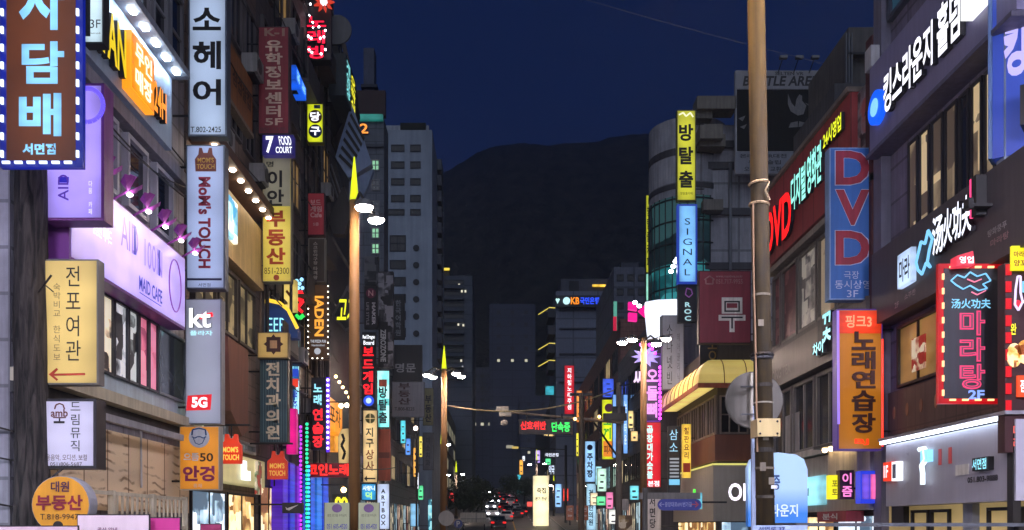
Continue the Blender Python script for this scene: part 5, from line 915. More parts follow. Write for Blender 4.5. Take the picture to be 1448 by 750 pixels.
t.box('stroke', (U2(1310), U2(1320), .95, 1.22), -.14, -.005, em((140, 210, 245), 1.6)); MB().path([(2.05, -.1, 1.25), (2.3, -.1, 1.25), (2.35, -.1, 1.0), (2.15, -.1, .88), (2.2, -.1, .7), (2.2, -.1, .45)], .06).build('stroke', em((230, 245, 255), 2.4), t)
for i in range(2): t.box('reflected_stroke', (2.75 + i * .45, 2.88 + i * .45, .85, 1.2), -.012, -.002, em((200, 60, 60), .35))
t.box('clinic_box', (4.4, 5.0, .62, .88), -.12, -.005, BLACK); t.text('서면점', 0, 0, 0, 0, CYAN, r=(4.42, 4.95, .64, .86), y=-.13); t.text('051.803-9888', 0, 0, 0, 0, DARKTX, r=(4.0, 5.15, .4, .52), y=-.01, bold=.03); t.box('white_print', (3.5, 4.05, .58, .8), -.012, -.002, pm((200, 198, 190), .5))
t = T('wall_sign', 'maroon parapet sign with red neon DVD letters and cyan movie room characters', 'sign', 'R', d=24.7, W=9.8, d1=33.6, org=(0, 0, 10.95))
t.box('panel', (.0, 8.0, 0, 2.7), 0, .6, pm((165, 68, 68), .5, .2, tile=(1.0, 6, 0))); t.box('top_trim', (0, 8.0, 2.72, 2.85), -.1, .6, pm((130, 120, 110), .5))
def U3(px): return 33.6 - 9.8 * F / (px - VX)
t.text('DVD', 0, 0, 0, 0, em((255, 24, 24), 2.6), r=(U3(1088), U3(1125), .3, 1.8), dep=.12, bold=.034, y=-.03); t.text('디지털', 0, 0, 0, 0, em((150, 240, 225), 1.6), r=(U3(1124), U3(1145), .95, 2.1), dep=.1, bold=.034, y=-.03); t.text('영화관', 0, 0, 0, 0, em((150, 240, 225), 1.6), r=(U3(1147), U3(1168), .95, 2.2), dep=.1, bold=.034, y=-.03)
t.text('24시영업', 0, 0, 0, 0, em((230, 235, 40), 1.4), r=(U3(1170), U3(1196), 1.8, 2.3), dep=.1, bold=.034, y=-.03)
t = blade('tall blue blade sign with three large maroon letters and white floor notice', 1173, 209, 1239, 424, pm((44, 100, 172), .45, .2), pm((140, 170, 210), .4), d=24.6, margin=.03, th=.35, arms=4)
DR = pm((150, 36, 56), .5); DW_ = pm((185, 195, 220), .5)
for c, a, b in (('D', 213, 263), ('V', 268, 320), ('D', 326, 376)):
    t.text(c, 1180, a, 1231, b, DW_, bold=.045, y=-.02); t.text(c, 1181, a + 1, 1229, b - 1, DR, bold=.035, y=-.03)
t.text('극장', 1193, 384, 1214, 395, DW_, bold=0); t.text('동시상영', 1180, 397, 1230, 409, DW_, bold=0); t.text('3F', 1197, 411, 1213, 421, DW_, bold=0)
t = blade('amber blade sign with large dark brown characters and a small red header', 1184, 437, 1248, 637, em((172, 106, 18), .52, .35, .8, base=.8), em((90, 60, 160), .35), d=23.6, margin=.04, th=.35)
t.pbox('header', 1186, 440, 1246, 472, -.02, -.016, em((235, 60, 16), .8, .3)); t.text('핑크3', 1195, 446, 1232, 464, em((255, 150, 110), 1.4), y=-.03)
for c, a, b in (('노', 470, 496), ('래', 498, 523), ('연', 525, 550), ('습', 553, 582), ('장', 585, 613)): t.text(c, 1203, a, 1236, b, pm((70, 32, 30), .6), bold=.034, y=-.06, dep=.04)
t.text('BJ', 1208, 621, 1228, 630, em((255, 60, 20), 1.8)); t.line([(1247.5, 480), (1247.5, 632)], .025, em((255, 60, 30), 1.6), 'edge_tube', y=-.02); t.line([(1184.5, 440), (1185.5, 600)], .03, em((150, 120, 240), 1.2), 'edge_tube', y=-.02)
t = T('neon_sign', 'small cyan neon characters standing off the grey second floor fascia', 'sign', 'R', d=25.5, W=9.7, d1=29, org=(0, 0, 6.6))
t.box('backing', (.9, 2.6, .1, 1.2), .05, .3, pm((60, 58, 60), .5)); t.text('꽃', 0, 0, 0, 0, em((150, 235, 245), 1.6), r=(1.7, 2.5, .35, 1.2), dep=.1, bold=.04, y=0); t.text('차이', 0, 0, 0, 0, em((150, 235, 245), 1.6), r=(.9, 1.8, .1, .5), dep=.1, bold=.04, y=0)
t = T('neon_sign', 'small yellow rounded neon sign below the amber blade sign', 'sign', 'b', d=25.4, org=(X(1181, 25.4), 25.4, Z(706, 25.4))); t.pbox('cabinet', 1174, 672, 1187, 706, 0, .3, em((235, 225, 30), 1.0)); t.text('포토', 1176, 678, 1185, 702, pm((120, 100, 10), .6), 'v', y=-.02); MB().tube((.1, .2, .3), (1.0, .2, .3), .03).build('bracket', DKST, t)
t = T('neon_sign', 'pink and red rounded neon characters right of the yellow rounded neon sign', 'sign', 'b', d=25.2, org=(X(1197, 25.2), 25.2, Z(706, 25.2))); t.pbox('cabinet', 1188, 665, 1208, 706, .02, .3, pm((70, 30, 60), .5)); t.text('이즘', 1189, 668, 1206, 704, em((245, 130, 200), 1.6), 'v', bold=.034, dep=.06, y=0); MB().tube((.1, .2, .3), (1.0, .2, .3), .03).build('bracket', DKST, t)
t = T('neon_sign', 'violet and pink framed neon box beside the grey clinic fascia', 'sign', 'b', d=24.3, org=(X(1230, 24.3), 24.3, Z(712, 24.3))); t.pbox('cabinet', 1217, 666, 1243, 712, 0, .35, em((40, 60, 210), .9)); t.pbox('left_face', 1219, 671, 1229, 706, -.03, -.002, em((110, 80, 210), 1.0, .3)); t.pbox('right_face', 1231, 671, 1241, 706, -.03, -.002, em((235, 100, 170), 1.0, .3))
t = T('wall_lights', 'warm lit strip of bulbs and hood under the amber blade sign', 'lamp', 'R', d=24.6, W=9.75, d1=27.4, org=(0, 0, 3.0)); t.box('panel', (0.2, 2.4, 0, .8), .0, .4, pm((190, 180, 160), .5))
for i in range(4): MB().ball((.5 + i * .5, -.2, .78), .08).build('bulb', em((255, 215, 160), 14), t)
t.box('hood', (.1, 2.5, .82, .9), -.4, .4, DKST)
t = T('wall_sign', 'maroon mini awning board at street level under the violet neon box', 'sign', 'R', d=24.8, W=9.7, d1=27.8, org=(0, 0, 1.68)); t.box('board', (.1, 2.4, 0, .3), -.1, .4, pm((150, 50, 60), .5)); t.text('분식', 0, 0, 0, 0, WHITEP, r=(.6, 1.8, .06, .24), y=-.12)
# rounded blue standing sign
t = T('standing_sign', 'pale to deep blue round topped standing sign behind the near lamp pole', 'sign', 'b', d=20, org=(X(1100, 20), 20, .14))
def bluegrad():
    m = bpy.data.materials.new('printed_blue'); m.use_nodes = True; nt = m.node_tree; N = nt.nodes; L = nt.links; b = N['Principled BSDF']; tc = N.new('ShaderNodeTexCoord'); sp = N.new('ShaderNodeSeparateXYZ'); L.new(tc.outputs['Object'], sp.inputs[0])
    r = N.new('ShaderNodeMapRange'); r.inputs[1].default_value = 1.4; r.inputs[2].default_value = 2.6; L.new(sp.outputs[2], r.inputs[0]); cr = N.new('ShaderNodeValToRGB'); e = cr.color_ramp.elements
    e[0].color = lin((40, 110, 190)) + (1,); e[1].color = lin((150, 185, 225)) + (1,); e[0].position = .25; e[1].position = .7; L.new(r.outputs[0], cr.inputs[0]); L.new(cr.outputs[0], b.inputs['Base Color']); L.new(cr.outputs[0], b.inputs['Emission Color']); b.inputs['Emission Strength'].default_value = .3; return m
t.poly([(1058, 745), (1057, 662), (1062, 650), (1074, 643), (1100, 640), (1126, 643), (1137, 650), (1142, 664), (1142, 745)], 0, .18, bluegrad(), 'panel'); MB().box(-.6, -.5, .02, .16, 0, 1.6).box(.5, .6, .02, .16, 0, 1.6).build('legs', DKST, t)
t.text('킹스라운지', 1062, 713, 1128, 731, em((215, 230, 250), .8), y=-.01, bold=.02); t.text('인증', 1082, 671, 1103, 693, pm((40, 80, 140), .5), y=-.01, bold=.03)
# right middle distance
t = blade('tall yellow green lit blade sign with three black escape room characters', 957, 156, 984, 284, em((206, 204, 44), .75, .25, .6), pm((110, 110, 40), .5), d=50.5, margin=.05); t.text('방', 960, 176, 980, 200, DARKTX, bold=.034); t.text('탈', 960, 208, 980, 233, DARKTX, bold=.034); t.text('출', 960, 242, 980, 266, DARKTX, bold=.034); t.text('방탈출카페', 962, 272, 979, 276, DARKTX, bold=0); t.line([(960, 163), (966, 160), (970, 165), (976, 160), (980, 166)], .04, em((235, 235, 200), 1), y=-.03)
t = blade('bright white and blue lit blade sign with slim slanting letters in a column', 958, 289, 986, 401, em((120, 185, 245), 1.25, .45, .5), em((30, 60, 160), .8), d=50.2, margin=.10)
t.text('SIGNAL', 962, 306, 982, 392, pm((50, 70, 90), .5), 'v', bold=0)
t = blade('black blade sign with violet ring and pale letters under the bright white sign', 959, 402, 985, 456, pm((26, 28, 38), .5), BLACK, d=50, arms=1); t.text('ROC', 966, 426, 979, 455, em((170, 215, 225), .8), 'v', bold=.03); t.line([(971, 408), (977, 410), (979, 416), (974, 421), (969, 417), (971, 408)], .03, em((120, 70, 140), .6))
t = blade('thin yellow lit blade sign on the far side of the rounded glass corner', 913, 276, 921, 386, em((196, 200, 50), .7, .2), BLACK, d=58); t.text('방탈출카페', 914.5, 290, 919.5, 380, DARKTX, 'v')
t = blade('thin pale green lit blade sign under the thin yellow one', 913, 387, 921, 426, em((150, 225, 200), .85, .2), BLACK, d=58, arms=1)
t = T('panel_sign', 'blank glowing white L shaped sign at the foot of the rounded glass corner', 'sign', 'b', d=51, org=(X(935, 51), 51, Z(478, 51))); t.poly([(913, 427), (930, 424), (958, 423), (958, 445), (933, 446), (933, 478), (917, 478), (913, 440)], 0, .4, em((235, 240, 255), 1.5), 'panel')
t = T('pink_sign', 'magenta geometric K shaped light sign left of the glowing white panel', 'sign', 'b', d=58, org=(X(900, 58), 58, Z(456, 58)))
for pl in ([(889, 427), (901, 428), (901, 439), (889, 437)], [(889, 442), (901, 443), (901, 454), (889, 453)], [(903, 439), (913, 430), (913, 448)]): t.poly(pl, 0, .4, em((235, 20, 140), 1.0), 'panel')
MB().tube((.2, .5, .4), (1.4, .5, .4), .05).build('bracket', DKST, t)
for k, (a, b) in enumerate(((898, 428), (904, 433), (958, 366), (952, 377), (955, 370), (949, 384))):
    t = T('spotlight', ('first small white spotlight over the magenta sign', 'second small white spotlight over the magenta sign, nearer the white panel', 'uppermost white spotlight in the row left of the bright white blade sign', 'third white spotlight in the row left of the bright white blade sign', 'second white spotlight in the row left of the bright white blade sign', 'lowest white spotlight in the row left of the bright white blade sign')[k], 'lamp', 'b', d=48.5, org=(X(a, 48.5), 48.5, Z(b, 48.5)), group='white spotlights'); MB().ball((0, 0, 0), .13, .13, .1, n=8).build('lens', em((235, 240, 255), 8), t); MB().tube((0, .05, .05), (.25, 1.5, .3), .025).build('arm', DKST, t)
t = blade('large maroon sign with white outlined black brush characters and a house emblem', 988, 383, 1062, 486, pm((132, 46, 60), .6, .2), pm((60, 26, 30), .6), d=43.5, margin=.04, arms=1)
t.text('무', 1016, 421, 1054, 470, pm((225, 220, 212), .6), bold=.045, y=-.02); t.text('무', 1020, 426, 1050, 465, DARKTX, bold=-.01, y=-.03); t.line([(996, 396), (1003, 391), (1010, 396), (1008, 396), (1008, 402), (998, 402), (998, 396)], .03, pm((170, 120, 120), .6), 'house_emblem', y=-.03); t.text('www.moobwa.co.kr', 1012, 389, 1050, 393, pm((160, 120, 120), .6)); t.text('051.717-9955', 1012, 395, 1050, 402, pm((160, 110, 110), .6))
t = T('wall_sign', 'black upper sign with faint gold brush characters above the yellow awning', 'sign', 'b', d=42.2, org=(X(1020, 42.2), 42.2, Z(520, 42.2))); t.pbox('panel', 989, 483, 1056, 518, -.1, -.004, pm((22, 22, 30), .5)); t.text('하루', 1000, 488, 1042, 516, pm((130, 104, 50), .5), y=-.12, bold=.0)
t = blade('unlit grey white blade sign with small characters in two columns behind the right lamp', 936, 446, 967, 551, pm((142, 146, 160), .5, .2), pm((100, 104, 112), .5), d=49); t.text('소나넷빈', 942, 456, 952, 546, DARKTX, 'v', bold=-.005); t.text('헤어클리닉', 957, 470, 962, 540, pm((100, 104, 115), .6), 'v', bold=0)
t = blade('dark panel with pale blue brush characters beside the narrow yellow banner', 945, 603, 962, 720, pm((30, 30, 36), .5), BLACK, d=46.5); t.text('삼소', 946, 606, 960, 642, em((150, 205, 235), 1.1), 'v', bold=0)
for k in range(6): t.pbox('text_line', 947, 648 + k * 5, 960, 650.5 + k * 5, -.03, -.016, em((170, 180, 195), .5))
t.pbox('lit_text', 946, 678, 961, 686, -.03, -.016, em((120, 200, 240), .8)); t.pbox('lit_text', 946, 698, 961, 706, -.03, -.016, em((120, 200, 240), .8))
VIO = em((150, 40, 230), 1.3)
t = blade('purple neon edged blade sign with outlined pink characters and a starburst on top', 912, 500, 934, 596, pm((60, 40, 90), .5), em((110, 30, 170), .7), d=50.2); PKN = em((235, 150, 235), 1.3); t.text('오돌뼈', 914, 520, 932, 592, PKN, 'v', bold=.034); t.dots([(933, 520 + i * 6) for i in range(13)] + [(906 + i * 4, 488 + (i % 3) * 6) for i in range(7)], .09, em((225, 60, 235), 4), y=-.06)
st = [(913 + (19 if i % 2 == 0 else 10) * math.cos(i * math.pi / 10) * 1.1, 505 + (15 if i % 2 == 0 else 8) * math.sin(i * math.pi / 10)) for i in range(20)]
t.poly(st, -.12, -.06, em((170, 150, 235), 1.1, .3), 'starburst'); t.text('씨', 895, 524, 911, 547, em((220, 190, 240), 1.2), dep=.1, bold=.034)
t = blade('tall red lit blade sign with cyan edged vertical characters below the purple one', 913, 597, 935, 690, em((205, 16, 36), .85, .2), BLACK, d=50); t.text('곱창대가숯불', 914.5, 601, 924, 678, em((190, 235, 230), 1.2), 'v', bold=.04); t.text('본점', 916, 680, 932, 688, WHT)
t = blade('white unlit blade sign with black vertical characters at street level on the right', 915, 697, 935, 752, pm((190, 188, 192), .5), pm((110, 110, 112), .5), d=49.6, arms=1); t.text('서면당', 918, 702, 928, 748, DARKTX, 'v', bold=.02)
t = blade('yellow green lit blade sign with green character and orange picture beside the utility pole', 851, 565, 868, 650, em((225, 230, 30), .9, .2), BLACK, d=88); t.disc(861, 577, 6, -.05, -.016, pm((150, 60, 120), .5)); t.text('토끼', 853, 586, 866, 622, em((40, 170, 60), .8), 'v', bold=.034); t.pbox('orange_print', 853, 624, 867, 646, -.05, -.016, em((240, 140, 50), .8)); t.text('피자', 854, 630, 866, 642, REDTX, y=-.07)
t = blade('slim pale blue lit blade sign just left of the utility pole', 866, 558, 872, 648, em((130, 180, 250), .9, .2), BLACK, d=84)
t = blade('slim pale blue lit blade sign just right of the utility pole', 881, 558, 888, 642, em((120, 175, 250), .95, .2), BLACK, d=76); t.text('노래타운', 882.5, 565, 886.5, 630, em((220, 235, 255), 1.2), 'v')
t = blade('blue white lit blade sign with dark vertical characters left of the yellow green sign', 827, 624, 842, 682, em((150, 200, 245), 1.0, .2), BLACK, d=112); t.text('주차장', 830, 640, 839, 676, pm((30, 40, 90), .5), 'v', bold=.04); t.disc(834, 633, 4, -.06, -.016, pm((30, 40, 90), .5))
t = blade('second blue white lit blade sign standing under the first at street level', 829, 684, 843, 750, em((170, 215, 240), .9, .2), BLACK, d=110, arms=1); t.text('건강한의원', 832, 692, 840, 744, pm((60, 110, 160), .5), 'v', bold=.03)
t = blade('red lit vertical blade sign with white characters on the far bank tower side', 798, 517, 812, 586, em((205, 20, 40), .9, .2), BLACK, d=140); t.text('지하철노래주점', 802, 520, 809, 580, WHT, 'v', bold=.02)
t = blade('small teal lit window sign left of the red vertical blade sign', 771, 546, 791, 559, em((60, 190, 210), .7, .4), BLACK, d=165, arms=1)
t = T('light_box_sign', 'tall cream lit box sign with small dark characters behind the far lamp', 'sign', 'b', d=116, org=(X(764, 116), 116, road_z(116))); t.pbox('cabinet', 754, 673, 776, 748, 0, .8, em((255, 240, 190), 1.5, .1)); t.text('죽집', 759, 690, 772, 698, DARKTX, y=-.02); t.text('본가 한상', 757, 703, 773, 708, DARKTX, y=-.02); t.pbox('post', 763, 747, 767, 752, .2, .6, DKST)
for lb, x0, y0, x1, y1, c, d, s_ in (('white lit sign line under the green dot matrix board', 770, 640, 791, 647, (215, 220, 240), 150, '국민은행'), ('small pale sign of two characters right of the cream box sign', 775, 657, 785, 672, (200, 215, 240), 152, '약국'), ('warm lit sign strip hung under the dot matrix board', 768, 611, 790, 618, (250, 215, 140), 155, '파출소'), ('tall dark red and green flag shaped neon far right of the bank tower', 867, 426, 873, 468, (90, 170, 150), 105, '')):
    t = blade(lb, x0, y0, x1, y1, em((30, 34, 44), .3) if s_ else em(c, .7), BLACK, d=d, arms=1, side='R', group='distant lit signs')
    if s_: t.text(s_, x0 + 1, y0 + 1, x1 - 1, y1 - 1, em(c, 1.8), bold=.034)
    else: t.pbox('red_half', 867, 448, 872, 468, -.05, -.016, em((190, 20, 60), .8))
for lb, x0, x1 in (('brown tourist sign plate with pale lettering, left one of the pair', 801, 811), ('brown tourist sign plate with pale lettering, right wider one of the pair', 815, 832)):
    d = 72; t = T('direction_sign', lb, 'sign', 'b', d=d, org=(X((x0 + x1) / 2, d), d, road_z(d)), group='brown sign plates'); t.pbox('plate', x0, 715, x1, 736, 0, .08, em((120, 66, 40), .35, base=.9)); t.text('서면', x0 + 2, 718, x1 - 2, 724, WHITEP, y=-.01); t.text('Seomyeon', x0 + 2, 727, x1 - 2, 732, WHITEP, y=-.01); t.pbox('post', (x0 + x1) / 2 - 1, 736, (x0 + x1) / 2 + 1, 743, .02, .1, DKST)
# ================================================================== STREET FURNITURE
TANP = pm((124, 88, 46), .65, .3); LENS = em((255, 226, 208), 330); LENSB = em((236, 230, 255), 1700); SPIKE = em((214, 228, 30), 1.0, .1)
def lamp(label, px, d, spike_top, spike_bot, heads, r=.15, paint=TANP, spike=True, lens=LENS, headr=.21):
    t = T('street_lamp', label, 'street lamp', 'b', d=d, org=(X(px, d), d, road_z(d) + (.14 if d < 70 else 0)), group='street lamps along both kerbs')
    zb = Z(spike_bot, d) - t.o[2]; zt_ = Z(spike_top, d) - t.o[2]
    MB().tube((0, 0, 0), (0, 0, .5), r * 1.7, r * 1.4, n=14).build('base', DKST, t)
    MB().tube((0, 0, .5), (0, 0, zb), r * 1.1, r * .85, n=14).build('pole', paint, t, smooth=True)
    if spike: MB().tube((0, 0, zb), (0, 0, zt_), r * .9, .02, n=6).build('spike', SPIKE, t)
    for hx, hy, dy in heads:
        x, z = X(hx, d + dy) - t.o[0], Z(hy, d + dy) - t.o[2]; ar = MB().path([(0, 0, zb - .15), (x * .55, dy * .55, zb + .05), (x, dy, z + .20)], .04).build('arm', DKST, t)
        hd = MB(); n = 16
        for rr_, zz in ((.05, .24), (.16, .2), (headr, .06), (headr, .02)):
            for i in range(n): a = i * 2 * math.pi / n; hd.v.append((x + rr_ * 1.25 * math.cos(a), dy + rr_ * math.sin(a), z + zz))
        for j in range(3):
            for i in range(n): hd.f.append((j * n + i, j * n + (i + 1) % n, (j + 1) * n + (i + 1) % n, (j + 1) * n + i))
        hd.f.append(tuple(range(n))); h = hd.build('lamp_head', STEEL, t); MB().ball((x, dy, z), headr * 1.1, headr * .85, .10, n=14, m=6).build('lens', lens, h)
    return t
lamp('nearest left street lamp with tall yellow green spike and tan pole', 501, 26, 222, 284, [(515, 294, -.9), (532, 312, 1.6), (486, 318, 1.2)][:2], r=.155)
t = lamp('second left street lamp with four heads and a glowing yellow green spike', 628, 54, 489, 522, [(604, 531, -.6), (612, 534, .6), (645, 529, -.6), (652, 533, .6)], r=.19)
lamp('slim third left street lamp partly behind the second one', 624, 92, 613, 628, [(634, 629, 0)], r=.12)
lamp('fourth left street lamp, shorter looking, with glowing spike in front of dark trees', 645, 132, 652, 668, [(634, 672, .4), (654, 671, -.4)], r=.2, paint=pm((96, 84, 66), .6))
lamp('far single lamp standing by the distant traffic', 689, 185, 706, 706, [(693, 696, 0)], r=.2, spike=False)
lamp('right street lamp with four heads on a tan pole in front of the starburst neon', 910, 44, 466, 478, [(880, 485, -.5), (894, 481, .7), (928, 487, -.5), (942, 480, .7)], r=.16, spike=False)
lamp('far right street lamp with glowing spike and two heads above the cream box sign', 759, 130, 634, 651, [(749, 657, 0), (770, 656, 0)], r=.14, paint=pm((80, 70, 60), .6))
lamp('slim far right lamp with one head right of the cream box sign', 783, 140, 672, 680, [(779, 687, 0)], r=.13, paint=pm((80, 70, 60), .6))
for lb, px_x, d in (('unseen left pavement lamp added beside the viewpoint', -5.4, .5), ('unseen left kerb lamp added farther back along the street behind the viewpoint', -4.2, -27), ('unseen right pavement lamp added beside the viewpoint', 8.4, 6.5), ('unseen right kerb lamp added behind the viewpoint', 7.2, -16)):  # unseen lamps added to brighten the walls and the signs facing the camera
    t = T('street_lamp', lb, 'street lamp', 'b', d=d, org=(px_x, d, .14), group='street lamps along both kerbs'); MB().tube((0, 0, 0), (0, 0, 10.6), .17, .13, n=14).build('pole', TANP, t); MB().tube((0, 0, 10.6), (0, 0, 12), .13, .02, n=6).build('spike', SPIKE, t)
    for hx in (-.9, .9):
        MB().path([(0, 0, 10.4), (hx, 0, 10.7)], .04).build('arm', DKST, t); h = MB().tube((hx, 0, 10.75), (hx, 0, 10.55), .1, .36, n=16).build('lamp_head', STEEL, t); MB().ball((hx, 0, 10.53), .34, .3, .1, n=14).build('lens', LENSB, h)
t = T('globe_lamp', 'single globe lamp over the left pavement left of the second street lamp', 'lamp', 'b', d=66, org=(X(589, 66), 66, .14)); a, b = t.P(588, 606); MB().ball((a, -.1, b), .15).build('globe', em((255, 225, 205), 14), t); MB().tube((0, 0, 0), (0, 0, b), .07).build('pole', DKST, t)
# near pole on the right: a street lamp whose heads are above the picture
t = T('street_lamp', 'near thick lamp pole on the right wound with pale rope, its head above the picture', 'street lamp', 'b', d=12.3, org=(X(1079, 12.3), 12.3, .14), group='street lamps along both kerbs')
P0 = pm((58, 45, 17), .8, .65, scale=3.5); m = MB(); lean = -.09
hz_ = 9.9
m.tube((.06, 0, 0), (-.12, 0, hz_), .124, .112, n=20); m.build('pole', P0, t, smooth=True)
MB().tube((.06, 0, 0), (.06, 0, .45), .24, .2, n=16).build('base', DKST, t)
for hx in (-1.3, 1.1):
    ar = MB().path([(-.1, 0, hz_ - .1), (hx * .6, -.1, hz_ + .3), (hx, -.2, hz_ + .15)], .045).build('arm', DKST, t); h = MB().tube((hx, -.2, hz_ + .1), (hx, -.2, hz_ - .02), .2, .36, n=16).build('lamp_head', STEEL, t); MB().ball((hx, -.2, hz_ - .04), .34, .34, .09, n=14).build('lens', em((255, 200, 120), 110), h)
ROPE = pm((190, 165, 130), .8)
def ring(px, py, rr_, hh=.018, tilt=0):
    a, b = t.P(px, py); m = MB(); n = 18
    for i in range(n): g0 = i * 2 * math.pi / n; g1 = g0 + 2 * math.pi / n; m.tube((a + rr_ * math.cos(g0), rr_ * math.sin(g0), b + tilt * math.cos(g0)), (a + rr_ * math.cos(g1), rr_ * math.sin(g1), b + tilt * math.cos(g1)), hh, n=5, cap=False)
    return m
ring(1073, 260, .125, tilt=.01).build('rope', ROPE, t); ring(1073.5, 290, .126, tilt=-.008).build('rope', ROPE, t); ring(1077.5, 503, .132, .03).build('clamp', DKST, t); ring(1077.5, 507, .132, .02).build('clamp', STEEL, t)
a0, b0 = t.P(1064, 262); a1, b1 = t.P(1084, 288); MB().path([(a1, -.14, b0), (a1 - .06, -.15, (b0 + b1) / 2), (a1 - .0, -.14, b1)], .012).build('rope_end', ROPE, t)
MB().path([(t.P(1062, 292)[0], -.1, t.P(1062, 292)[1]), (t.P(1063, 400)[0], -.1, t.P(1063, 400)[1]), (t.P(1065, 470)[0], -.1, t.P(1065, 470)[1]), (t.P(1068, 640)[0], -.1, t.P(1068, 640)[1])], .012).build('cable', pm((150, 120, 90), .7), t)
t.pbox('clamp_box', 1066, 594, 1098, 619, -.17, .16, pm((190, 170, 120), .35, .2, metal=.3))
for px in (1070, 1094):
    for py in (598, 615): a, b = t.P(px, py); MB().ball((a, -.17, b), .016, n=6, m=4).build('bolt', BLACK, t)
for py, hh, cc in ((420, .03, (120, 112, 96)), (548, .05, (48, 42, 34)), (571, .02, (150, 145, 130)), (640, .06, (40, 34, 26)), (664, .03, (110, 100, 84)), (705, .04, (60, 54, 44))):
    a, b = t.P(1069 + 13.5 * py / 742, py); MB().tube((a, 0, b), (a, 0, b + hh), .1265, n=20).build('tape_band', pm(cc, .8, .5), t)
for py, x_, hh in ((455, 1068, 9), (610, 1075, 14), (655, 1071, 12), (676, 1083, 10)): t.pbox('poster_scrap', x_, py, x_ + 8, py + hh, -.134, -.126, pm((120, 112, 98), .9, .6))
t.pbox('sticker', 1086, 687, 1094, 692, -.155, -.14, WHITEP)
t = T('road_sign', 'round road sign seen from behind, its grey disc split by the near lamp pole', 'sign', 'b', d=12.75, org=(X(1068, 12.75), 12.75, .14))
t.disc(1067, 566, 40, .0, .03, pm((98, 95, 88), .6, .4), 'disc', n=40); t.disc(1067, 566, 41, .03, .04, pm((90, 88, 82), .6), 'rim', n=40); t.pbox('rail', 1060, 528, 1063, 606, -.06, -.002, pm((170, 165, 150), .4)); MB().box(-.06, .0, -.05, .0, 0, 3.1).build('post', pm((150, 165, 190), .4), t)
for py in (548, 587): t.pbox('brace', 1046, py - 1, 1064, py + 1, -.09, -.061, STEEL)
t = T('pole_label', 'white street number plate low on the near lamp pole', 'sign', 'b', d=12.0, org=(X(1090, 12.0), 12.0, Z(752, 12.0))); t.pbox('plate', 1064, 743, 1142, 760, 0, .02, pm((150, 170, 200), .5)); t.text('서면로 37', 1072, 745, 1110, 751, pm((30, 50, 110), .5), y=-.005)
# utility poles and the traffic signal arm
t = T('utility_pole', 'grey concrete utility pole with transformer box and diagonal brace on the right', 'pole', 'b', d=58, org=(X(875, 58), 58, .14)); MB().tube((0, 0, 0), (0, 0, 10.4), .24, .16, n=14).build('pole', pm((120, 114, 108), .8), t, smooth=True); t.pbox('box', 879, 706, 888, 722, -.3, .2, pm((160, 160, 160), .6)); MB().path([t.P(840, 598)[:1] + (0,) + t.P(840, 598)[1:], (-.1, 0, t.P(0, 645)[1])], .07).build('brace', BLACK, t); MB().box(-.4, .4, -.15, .15, 8.2, 8.9).build('transformer', DKST, t)
t.pbox('poster', 874, 729, 893, 752, -.35, -.3, poster((90, 70, 50), (150, 130, 90), (190, 180, 160), 2, .1))
t = T('traffic_signal_arm', 'dark mast with a long arm across the street carrying cameras and lamps', 'traffic signal', 'b', d=57, org=(X(822, 57), 57, .14))
MB().tube((0, 0, 0), (0, 0, t.P(0, 556)[1]), .2, .15, n=12).build('mast', pm((70, 62, 52), .6), t); a, b = t.P(717, 583); a2, b2 = t.P(882, 598); MB().tube((a, 0, b), (a2, 0, b2), .06, .11, n=8).build('arm', pm((120, 110, 95), .5), t)
for px, py in ((712, 578), (716, 586)): a, b = t.P(px, py); MB().box(a - .45, a + .3, -.2, .15, b - .14, b + .12).build('camera', pm((150, 148, 140), .5), t)
a, b = t.P(713, 598); MB().ball((a, 0, b), .24, .24, .2).build('dome_camera', pm((165, 160, 150), .4), t); MB().tube((a, 0, b), (a, 0, b + .6), .05).build('camera_stem', STEEL, t)
for px, py in ((813, 593), (847, 590)): a, b = t.P(px, py); MB().ball((a, -.15, b), .1, n=8).build('marker_lamp', em((255, 190, 110), 8), t)
t.pbox('signal_back', 853, 585, 886, 595, -.2, .2, pm((40, 44, 40), .5)); t.pbox('signal_back', 806, 556, 838, 560, -.1, .1, DKST)
t = T('led_board', 'hanging dot matrix traffic board with red characters and green characters', 'sign', 'b', d=56.5, org=(X(771, 56.5), 56.5, Z(614, 56.5)))
t.pbox('cabinet', 734, 593, 809, 614, 0, .3, BLACK); t.text('신호위반', 736, 596, 772, 608, em((255, 20, 20), 2.4), bold=.034, y=-.02); t.text('단속중', 780, 597, 806, 611, em((20, 240, 90), 1.7), bold=.03, y=-.02)
for px in (745, 795): a, b = t.P(px, 593); MB().tube((a, .15, b), (a, .2, b + .35), .04).build('hanger', DKST, t)
t = T('traffic_signal_arm', 'thin far signal arm with small lit cameras in the middle distance', 'traffic signal', 'b', d=120, org=(X(800, 120), 120, road_z(120))); MB().tube((0, 0, 0), (0, 0, t.P(0, 630)[1]), .18).build('mast', DKST, t); a, b = t.P(722, 633); MB().tube((0, 0, t.P(0, 636)[1]), (a, 0, b), .07).build('arm', DKST, t); t.pbox('camera', 716, 630, 726, 634, -.2, .2, em((190, 185, 160), .5)); t.pbox('camera', 724, 632, 733, 635, -.4, -.22, em((210, 180, 90), .8))
t = T('traffic_light', 'horizontal traffic light glowing green with a small red lamp at street level', 'traffic light', 'b', d=150, org=(X(745, 150), 150, road_z(150))); t.pbox('housing', 732, 728, 756, 738, 0, .4, BLACK)
MB().tube((0, .2, 0), (0, .2, t.P(0, 738)[1] if t.P(0, 738)[1] > .2 else .3), .1).build('post', DKST, t)
for px in (737, 741.5, 745): t.disc(px, 733, 3.1, -.06, -.002, em((20, 245, 120), 2.2), 'green_lamp')
t.disc(752, 733, 2.6, -.06, -.002, em((250, 50, 30), 1.6), 'red_lamp')
